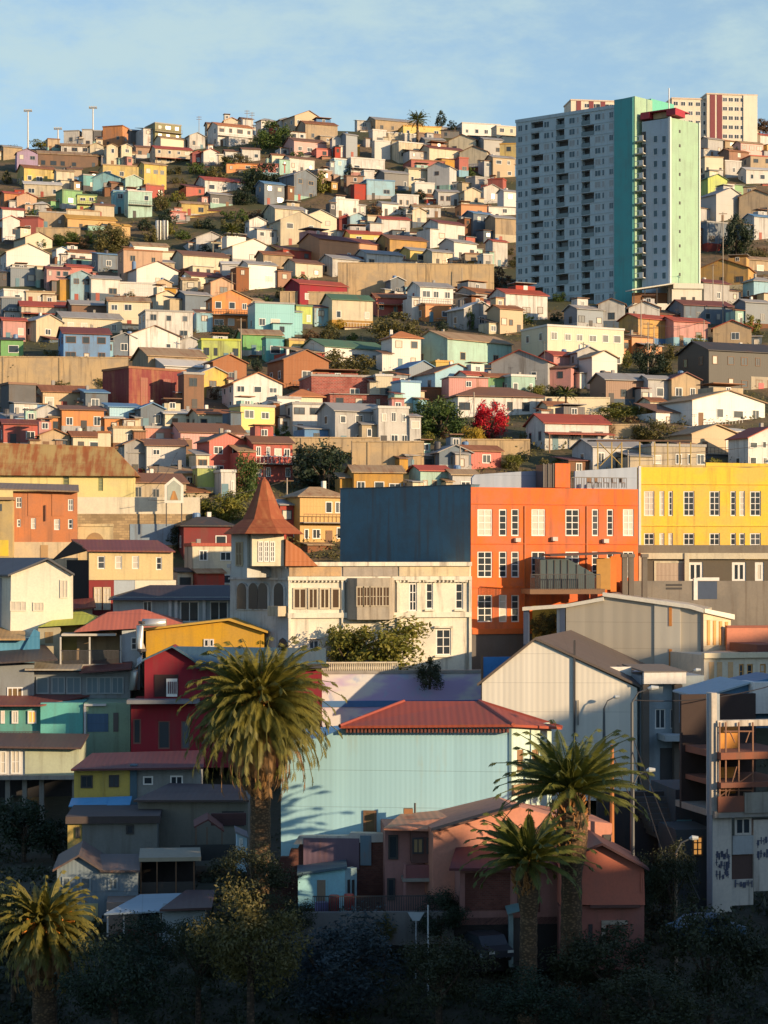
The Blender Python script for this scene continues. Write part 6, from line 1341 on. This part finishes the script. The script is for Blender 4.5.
def furniture():
    for px, yt, yb, l in ((28, 111, 152, 'tall floodlight mast above the purple house'), (93, 108, 148, 'tall floodlight mast beside the orange skyline house'), (58, 129, 150, 'short floodlight mast between the two tall masts')):
        Y = ground(px, yb) + 6; t = pole(px, yt, yb, Y, l, 0, 'floodlight_mast', 'mast', .28, simple((.6, .58, .54), .5), 'floodlight masts on the ridge'); h = zr(yt, Y) - zr(yb, Y)
        MB().box(-1.3, 1.3, -.2, .2, h - .2, h + .1).build('lamp_bar', simple((.35, .33, .3), .5), t)
        for k in (-1, -.33, .33, 1): MB().box(k - .22, k + .22, -.5, -.2, h + .1, h + .5).build('floodlight', simple((.5, .5, .48), .4), t)
    for px, yt, yb, a, l in ((199, 116, 140, 2, 'utility pole on the skyline by the olive block'), (247, 110, 132, 2, 'utility pole rising over the coral roofed white house'), (252, 112, 134, 2, 'second utility pole over the coral roofed white house'), (723, 212, 326, 1, 'tall utility pole crossing the dark cypress'), (713, 264, 312, 1, 'utility pole in front of the ochre house by the cypress'),
                             (641, 300, 352, 0, 'utility pole before the ochre and pink houses'), (648, 322, 374, 2, 'utility pole with two crossarms near the black house'), (654, 326, 360, 1, 'thin pole behind the crossarm pole near the black house'), (704, 320, 352, 1, 'utility pole above the black house roof'), (241, 318, 360, 1, 'utility pole between the lime and green houses'),
                             (148, 497, 536, 1, 'pole at the white churchyard parapet'), (98, 502, 524, 0, 'short pole over the stone retaining wall'), (474, 392, 422, 0, 'thin white flagpole before the hipped roof house'), (460, 446, 478, 0, 'thin pole above the blue blind wall'), (287, 478, 512, 1, 'pole beside the tan roofed ochre house by the spire'), (184, 436, 468, 1, 'pole beside the red brown gable house'), (628, 450, 480, 0, 'thin pole beside the pergola'), (462, 268, 296, 0, 'thin dark pole against the stone terrace wall'), (540, 338, 350, 0, 'thin pole by the grey shed under the tower'), (322, 172, 190, 1, 'pole by the yellow green tree'), (213, 240, 262, 1, 'pole beside the small hillside palm'), (232, 272, 300, 1, 'pole above the peach gable house')):
        pole(px, yt, yb, ground(px, yb) - 1, l, a)
    lamp(632, 688, 900, 124, 24, 'tallest street lamp rising in front of the gabled shed'); lamp(633, 770, 910, 121, 20, 'middle street lamp leaning over the dark alley'); lamp(676, 838, 940, 119, 20, 'street lamp with bright head and rusty post before the corner tree', True); lamp(683, 670, 700, 168, 16, 'small street lamp against the grey hall wall'); lamp(604, 697, 720, 160.5, 14, 'small wall lamp in front of the striped gable')
    pole(612, 745, 860, 124, 'rusty orange post beside the wide palm', 0, r=.16, mat=simple((.42, .16, .05), .8)); pole(428, 905, 966, 116, 'slim white pole standing in the dark garden', 0, r=.06, mat=simple((.6, .62, .62), .5)); 
    t = pole(416, 912, 945, 117, 'small pale signpost in the dark garden', 0, 'signpost', 'sign', .05, simple((.45, .48, .5), .5)); h = zr(912, 117) - zr(945, 117); MB().prism([(-.5, h), (.5, h), (.2, h - .5), (-.2, h - .5)], -.08, -.05).build('panel', simple((.42, .48, .52), .5), t)
    # cables
    def cable(a, b_, sag, label):
        P = [Vector(((p - 384) / F * D, D, zr(y, D))) for p, y, D in (a, b_)]; m = thing('power_cable', label, 'cable', P[0], 0, 'power cables'); pts = [P[0].lerp(P[1], i / 12) - P[0] + Vector((0, 0, -sag * 4 * (i / 12) * (1 - i / 12))) for i in range(13)]
        MB().tube(pts, .03, 4).build('strand', DARK, m)
    cable((632, 735, 124), (700, 900, 118), .4, 'steep cable from the tallest lamp down to the corner tree'); cable((632, 750, 124), (680, 905, 118), .3, 'lower steep cable beside the alley steps'); cable((632, 700, 124), (790, 680, 126), .5, 'cable from the tallest lamp towards the ruin'); cable((612, 750, 124), (632, 800, 124), .2, 'short cable between rusty post and lamp'); cable((287, 480, 236), (148, 500, 222), .8, 'cable spanning from the spire pole to the churchyard pole'); cable((648, 324, 345), (704, 322, 370), .6, 'cable between poles above the black house')
    for a, b_, l in (((641, 302, 342), (704, 322, 366), 'cable from the ochre house pole to the black house pole'), ((723, 214, 372), (713, 266, 408), 'cable between the cypress pole and the ochre house pole'), ((184, 437, 268), (148, 499, 226), 'cable from the red brown gable pole down to the churchyard'), ((98, 503, 232), (148, 498, 226), 'short cable over the white churchyard parapet'), ((213, 241, 470), (232, 274, 440), 'cable beside the small hillside palm'), ((474, 394, 300), (460, 448, 266), 'cable from the white flagpole to the blue blind wall'), ((628, 452, 254), (790, 440, 262), 'cable running behind the yellow building roof')): cable(a, b_, .7, l)
    # retaining walls on the slope
    for x0, x1, yt, yb, l in ((-10, 128, 357, 388, 'long tan stone terrace wall below the blue two storey house'), (338, 417, 263, 297, 'sandy stone terrace wall under the row of white houses'), (417, 494, 264, 294, 'taller tan stone terrace wall with a thin pole'), (352, 424, 442, 470, 'pinkish stone terrace wall above the ochre house'), (452, 530, 440, 453, 'low stone terrace wall below the red bougainvillea'), (416, 452, 388, 402, 'brown plank terrace wall under the light blue house'), (545, 610, 398, 414, 'low white balustraded terrace wall above the red veranda roof'), (286, 380, 438, 452, 'brick coloured terrace wall under the white twin house'), (280, 350, 292, 306, 'earthy terrace wall beside the crimson house'), (560, 640, 425, 440, 'rough tan terrace wall beside the red veranda house'), (36, 80, 228, 240, 'low terrace wall by the red box house')):
        Y = ground((x0 + x1) / 2, yb) - 2; f = Fr(x0, Y, 5, yb); t = hero('retaining_wall', l, 'wall', f, 'retaining walls on the hillside'); m = plaster((.50, .36, .20), 1.1) if 'brown' not in l else plaster(C['rust'], .8)
        if 'white' in l and 'balus' in l: m = plaster(C['cream'], .5)
        a, z1 = f.pt(x0, yt); c, _ = f.pt(x1, yt); MB().box(a, c, 0, 1.2, -4, z1).build('face', m, t, f); MB().box(a, c, -.1, 1.3, z1, z1 + .18).build('coping', m, t, f)
        for i in range(int((c - a) / 9)): MB().box(a + 2 + 9 * i, a + 2.25 + 9 * i, -.12, 0, -4, z1 - .02).build('buttress', m, t, f)
    for i, px in enumerate((158, 164.8)):
        Y = ground(161, 240); t = thing('water_tank', ['white cylindrical water tank touching its twin, on the purple house side', 'white cylindrical water tank touching its twin, on the tower side'][i], 'water tank', ((px - 384) / F * Y, Y + 1, zr(240, Y)), 0, 'twin white water tanks'); r = 3.1 / F * Y; h = 20 / F * Y
        MB().tube([(0, 0, -2), (0, 0, h * .97), (0, 0, h)], [r, r, r * .9], 18).build('tank_body', simple((.74, .71, .64), .5), t, None, True)
        for u in (.33, .66): MB().tube([(0, 0, h * u), (0, 0, h * u + .15)], r * 1.02, 18).build('hoop', simple((.6, .57, .5), .5), t)
        MB().box(r * .3, r * .3 + .3, -r - .1, -r * .9, -1, h).build('ladder', IRON, t)
    # a car and a scooter down in the shade
    car((548 - 384) / F * 112 + 9.0, 113, zr(940, 113), (.08, .15, .22), 'blue grey parked car half hidden in the dark trees under the ruin', .3)
    car((487 - 384) / F * 116, 117.2, zr(957, 117.2), (.05, .05, .06), 'dark parked car in the garage wing opening', -1.2)
    # fences on the slope
    n = 0
    for i in range(900):
        px, py = R.uniform(6, 760), R.uniform(200, 470)
        w = R.uniform(14, 30)
        if n >= 22 or any((int((px + k) // CELL), int((py + j) // CELL)) in OCC for k in range(0, int(w), 4) for j in (-6, -2)): continue
        n += 1; Y = ground(px + w / 2, py); f = Fr(px, Y, R.uniform(-10, 25), py); t = hero('sheet_fence', None, 'fence', f, 'patched fences on the hillside'); L_ = f.x(px + w); h = R.uniform(1.2, 2.0); col = R.choice(('rust', 'grey', 'brown', 'palegrey', 'tan'))
        MB().box(0, L_, 0, .06, -2, h).build('sheets', corr(C[col], 'x', .3, .5), t, f); p = MB()
        for k in range(int(L_ / 2) + 1): MB().box(k * 2, k * 2 + .1, -.1, -.01, -2, h + .15).build('post', WOOD, t, f)
        HS.append((t, px + w / 2, py, col, None, 'fence', '', w * 4, '')); occupy(px, px + w, py - 8, py)
def car(x, y, z, c, label, rz):
    t = thing('parked_car', label, 'car', (x, y, z), rz); pm = simple(c, .3)
    MB().prism([(-2.1, .35), (2.1, .35), (2.15, .75), (1.3, .92), (.75, 1.4), (-.9, 1.42), (-1.6, .98), (-2.1, .9)], -.82, .82).build('body', pm, t)
    MB().prism([(.72, 1.34), (1.2, .95), (-1.45, .98), (-.88, 1.36)], -.84, .84).build('side_windows', GLASS, t)
    for sx in (-1.3, 1.35):
        for sy in (-.8, .8): b = MB().tube([(sx, sy - .1, .33), (sx, sy + .1, .33)], .33, 14); w = b.build('wheel', simple((.03, .03, .03), .8), t); MB().tube([(sx, sy - .11, .33), (sx, sy + .11, .33)], .18, 10).build('rim', simple((.4, .4, .4), .4), w)
    for sy in (-.6, .6): MB().box(2.1, 2.17, sy - .18, sy + .18, .6, .75).build('headlight', simple((.6, .6, .55), .3), t)
# ------------------------------------------------------------------ ground, scrub, the hill that throws the evening shadow
SUN_AZ, SUN_EL = math.radians(55), math.radians(12)
US = Vector((math.sin(SUN_AZ), -math.cos(SUN_AZ), 0)); VS = Vector((math.cos(SUN_AZ), math.sin(SUN_AZ), 0))
def setting():
    b = MB(); xs = [x * 4.0 - 320 for x in range(161)]; ys = [-40 + 10 * i for i in range(14)] + [102 + 3.0 * i for i in range(200)] + [705 + 20 * i for i in range(11)]
    vs = [(x, y, terr(x, y)) for y in ys for x in xs]; n = len(xs)
    fs = [(j * n + i, j * n + i + 1, (j + 1) * n + i + 1, (j + 1) * n + i) for j in range(len(ys) - 1) for i in range(n - 1)]
    b.add(vs, fs); g = b.build('ground', earthmat(), None, None, True); g['kind'] = 'structure'
    p = MB(); p.box(-6000, 6000, -6000, 6000, -6, -5); o = p.build('plain', earthmat()); o['kind'] = 'structure'
    # evening shade: unseen hill beyond the frame, skyline shaped to set the shadow edge
    P0 = 70.0; te = math.tan(SUN_EL); ctl = []
    for px, py, D in SHADE:
        X, Z = (px - 384) / F * D, zr(py, D); p_, q_ = X * US.x + D * US.y, X * VS.x + D * VS.y; ctl.append((q_, Z + (P0 - p_) * te))
    ctl.sort()
    def H(q):
        if q <= ctl[0][0]: return ctl[0][1] + min(6, (ctl[0][0] - q) * .15)
        for (a, za), (c, zc) in zip(ctl, ctl[1:]):
            if q <= c: return za + (zc - za) * (q - a) / max(.01, c - a)
        return ctl[-1][1] - (q - ctl[-1][0]) * .6
    b = MB(); qs = [-60 + i * 1.5 for i in range(210)]; ps = [P0 - 26, P0 - 14, P0 - 6, P0, P0 + 8, P0 + 25, P0 + 60]; fr_ = [0, .45, .82, 1, .97, .7, 0]; vs = []
    for q in qs:
        h = max(-4, H(q) + .5 * noise.noise((q * .35, 0, 0)) + .35 * noise.noise((q * 1.1, 3, 0)))
        for p_, k in zip(ps, fr_): w = US * p_ + VS * q; vs.append((w.x, w.y, -5 + (h + 5) * k))
    m = len(ps); b.add(vs, [(i * m + j, i * m + j + 1, (i + 1) * m + j + 1, (i + 1) * m + j) for i in range(len(qs) - 1) for j in range(m - 1)])
    o = b.build('hillside', earthmat(), None, None, True); o['kind'] = 'structure'
    # scrub between the houses and undergrowth below
    q = random.Random(9)
    def scrub(name, n, ylo, yhi, s0, s1, kinds, lab, per):
        b = MB()
        for i in range(n):
            px, py = q.uniform(-20, 790) if i % 5 else q.choice((q.uniform(-130, -10), q.uniform(780, 900))), q.uniform(ylo, yhi)
            Y = ground(px, py); X = (px - 384) / F * Y; c = Vector((X, Y, terr(X, Y))); r = q.uniform(s0, s1) * (1 if -20 < px < 790 else 2.2)
            for k in range(per):
                d = Vector((q.gauss(0, 1), q.gauss(0, 1), abs(q.gauss(0, .8)))); pp = c + d * r * .6; u = Vector((q.gauss(0, 1), q.gauss(0, 1), q.gauss(0, 1))).normalized(); w = u.orthogonal().normalized(); s = r * q.uniform(.10, .28)
                b.add([pp - u * s, pp - w * s * .5, pp + u * s, pp + w * s * .5], [(0, 1, 2, 3)])
        o = b.build(name, leafmat(*KIND[kinds])); tag(o, None, None, None, 'stuff')
    scrub('scrub', 5000, 140, 560, .4, 1.2, 'ol', 'x', 20); scrub('undergrowth', 1500, 850, 1080, .4, .9, 'sh', 'x', 60); scrub('weeds', 350, 640, 860, .3, .9, 'sh', 'x', 30)
SHADE = [(45, 950, 110), (100, 943, 110), (150, 892, 115), (258, 905, 124), (500, 860, 117), (600, 862, 117), (290, 828, 128), (540, 850, 128), (712, 852, 121), (215, 648, 166), (60, 676, 176), (482, 728, 162), (530, 722, 162), (640, 690, 162), (700, 694, 172), (480, 690, 186), (760, 640, 196)]  # points where the unseen hill's shadow edge is made to fall
# ------------------------------------------------------------------ words that single each house out
LM = [("purple house", 27, 161), ("olive open-fronted block", 163, 135), ("twin water tanks", 161, 230), ("skyline palm", 417, 118), ("apartment tower", 605, 200), ("blue two-storey house", 84, 346), ("rusty red hall", 144, 390), ("church hall", 60, 470), ("mansion spire", 264, 505), ("orange building", 550, 520), ("yellow building", 705, 500), ("black house", 724, 368), ("mint green house", 462, 352), ("stone terrace wall", 455, 278), ("long orange house", 340, 250), ("aqua house", 270, 320), ("red bougainvillea", 492, 420), ("crimson hillside house", 316, 295), ("shrine billboard", 174, 490), ("dark cypress", 738, 233), ("maroon-striped block", 732, 115), ("ochre long house", 93, 230), ("blue blind wall", 405, 520), ("lime flat house", 219, 352), ("tower pavilion", 672, 300), ("white hipped-roof house", 493, 402), ("olive skyline block", 163, 137), ("small hillside palm", 231, 236), ("steel pergola", 645, 455), ("brick tenement", 45, 520), ("yellow skyline roof", 418, 132), ("coral-roofed white house", 230, 135), ("floodlight masts", 60, 130)]
CW = dict(palegrey='pale grey', darkgrey='dark grey', lightblue='light blue')
def relations(px, py):
    ls = sorted((math.hypot(x - px, y - py), n, x, y) for n, x, y in LM); ls = [l for l in ls if l[0] > 9][:9]; out = []
    for d, n, x, y in ls[:6]:
        dx, dy = px - x, py - y; near = 'just ' if d < 38 else 'well ' if d > 75 else ''
        if abs(dy) > abs(dx) * .8: out.append(near + ('above' if dy < 0 else 'below') + ' the ' + n)
        else: out.append(('close beside' if d < 38 else 'far to one side of' if d > 75 else 'beside') + ' the ' + n)
    for i in range(len(ls)):
        for j in range(i + 1, len(ls)):
            a, b = ls[i], ls[j]; v1, v2 = (a[2] - px, a[3] - py), (b[2] - px, b[3] - py)
            if (v1[0] * v2[0] + v1[1] * v2[1]) / (a[0] * b[0]) < -.75: out.insert(1, 'between the %s and the %s' % (a[1], b[1]))
    return out
def write_labels():
    used = set(o.get('label') for o in bpy.data.objects if o.get('label')); areas = sorted(h[7] for h in HS)
    for t, px, py, wall, roof, typ, st, ar, desc in HS:
        if roof is None:
            if typ == 'fence': base = '%s sheet fence' % CW.get(wall, wall)
            else: base = '%s %s' % (KW[wall], typ)
            szs = ['', 'small ' if ar < 300 else 'large ']
        else:
            base = '%s %s house with %s %s roof' % (CW.get(wall, wall), st, roof, typ)
            if desc in ('purple', 'blue', 'mint', 'black'): base += {'purple': ' beneath the floodlight masts', 'blue': ' over the stone terrace', 'mint': ', dark shaded flank', 'black': ' and red doors'}[desc]
            szs = ['', 'small ' if ar < areas[len(areas) // 3] else 'big ' if ar > areas[2 * len(areas) // 3] else 'mid-sized ']
        done = False
        for sz in szs:
            for r in relations(px, py):
                l = (sz + base + ', ' + r) if desc not in ('purple', 'blue', 'mint', 'black') else base
                if l not in used and 4 <= len(l.split()) <= 16: used.add(l); t['label'] = l; done = True; break
            if done: break
        if not done: t['label'] = base + ', amid its lookalikes'
        if roof is not None: t['group'] = 'houses climbing the hillside'
# ------------------------------------------------------------------ light, sky, camera
def light():
    w = bpy.data.worlds.new('World'); sc.world = w; w.use_nodes = True; t = w.node_tree; bg = t.nodes['Background']
    sky = N(t, 'ShaderNodeTexSky'); sky.sky_type = 'NISHITA'; sky.sun_disc = False; sky.sun_elevation = SUN_EL; sky.sun_rotation = PI - SUN_AZ; sky.altitude = 50; sky.air_density = 1.0; sky.dust_density = .6; sky.ozone_density = 3.0
    tc = N(t, 'ShaderNodeTexCoord'); v = tc.outputs['Generated']
    a = nz(t, v, 7, 6, .62, (1, 1, 2.6)); b = nz(t, v, 24, 6, .65, (1, 1, 2.2)); m = mathn(t, 'ADD', mathn(t, 'MULTIPLY', a, .65), mathn(t, 'MULTIPLY', b, .35))
    sz = N(t, 'ShaderNodeSeparateXYZ'); L(t, v, sz.inputs[0]); f = mathn(t, 'MULTIPLY', mathn(t, 'ADD', mathn(t, 'MULTIPLY', ramp(t, m, .42, .64), .52), .34), ramp(t, sz.outputs[2], .55, .3)); c = mixc(t, f, sky.outputs[0], CLOUD); L(t, c, bg.inputs[0]); bg.inputs[1].default_value = SKYS
    s = bpy.data.lights.new('sun', 'SUN'); s.energy = 4.75; s.angle = math.radians(.5); s.color = (1.0, .72, .42); o = bpy.data.objects.new('sun', s); COL.objects.link(o)
    d = Vector((US.x * math.cos(SUN_EL), US.y * math.cos(SUN_EL), math.sin(SUN_EL))); o.rotation_euler = d.to_track_quat('Z', 'Y').to_euler(); o.location = (60, 40, 120)
    cam = bpy.data.cameras.new('camera'); co = bpy.data.objects.new('camera', cam); COL.objects.link(co); co.location = (0, 0, EYE); co.rotation_euler = (PI / 2, 0, 0)
    cam.sensor_fit = 'VERTICAL'; cam.sensor_height = 36; cam.lens = F / 1024 * 36; cam.shift_y = (HOR - 512) / 1024; cam.clip_start = 1; cam.clip_end = 9000; sc.camera = co
    vs = sc.view_settings; vs.view_transform = 'Standard'; vs.look = 'None'; vs.exposure = EXPO; vs.gamma = 1; vs.use_curve_mapping = False
    sc.cycles.max_bounces = 6; sc.cycles.diffuse_bounces = 3; sc.cycles.caustics_reflective = False; sc.cycles.caustics_refractive = False
CLOUD, SKYS, EXPO = (2.65, 3.45, 3.55), .15, 0.48
catalog()
for fn in (orange_building, yellow_building, olive_building, grey_hall, gable_shed, mint_house, spired_mansion, tower, skyline_blocks, church, brick_block, beige_four_windows, white_gable, shade_cluster, pink_and_ruin, scaffold_ruin, far_trees, fillers, palms, furniture, setting): fn()
write_labels(); light()
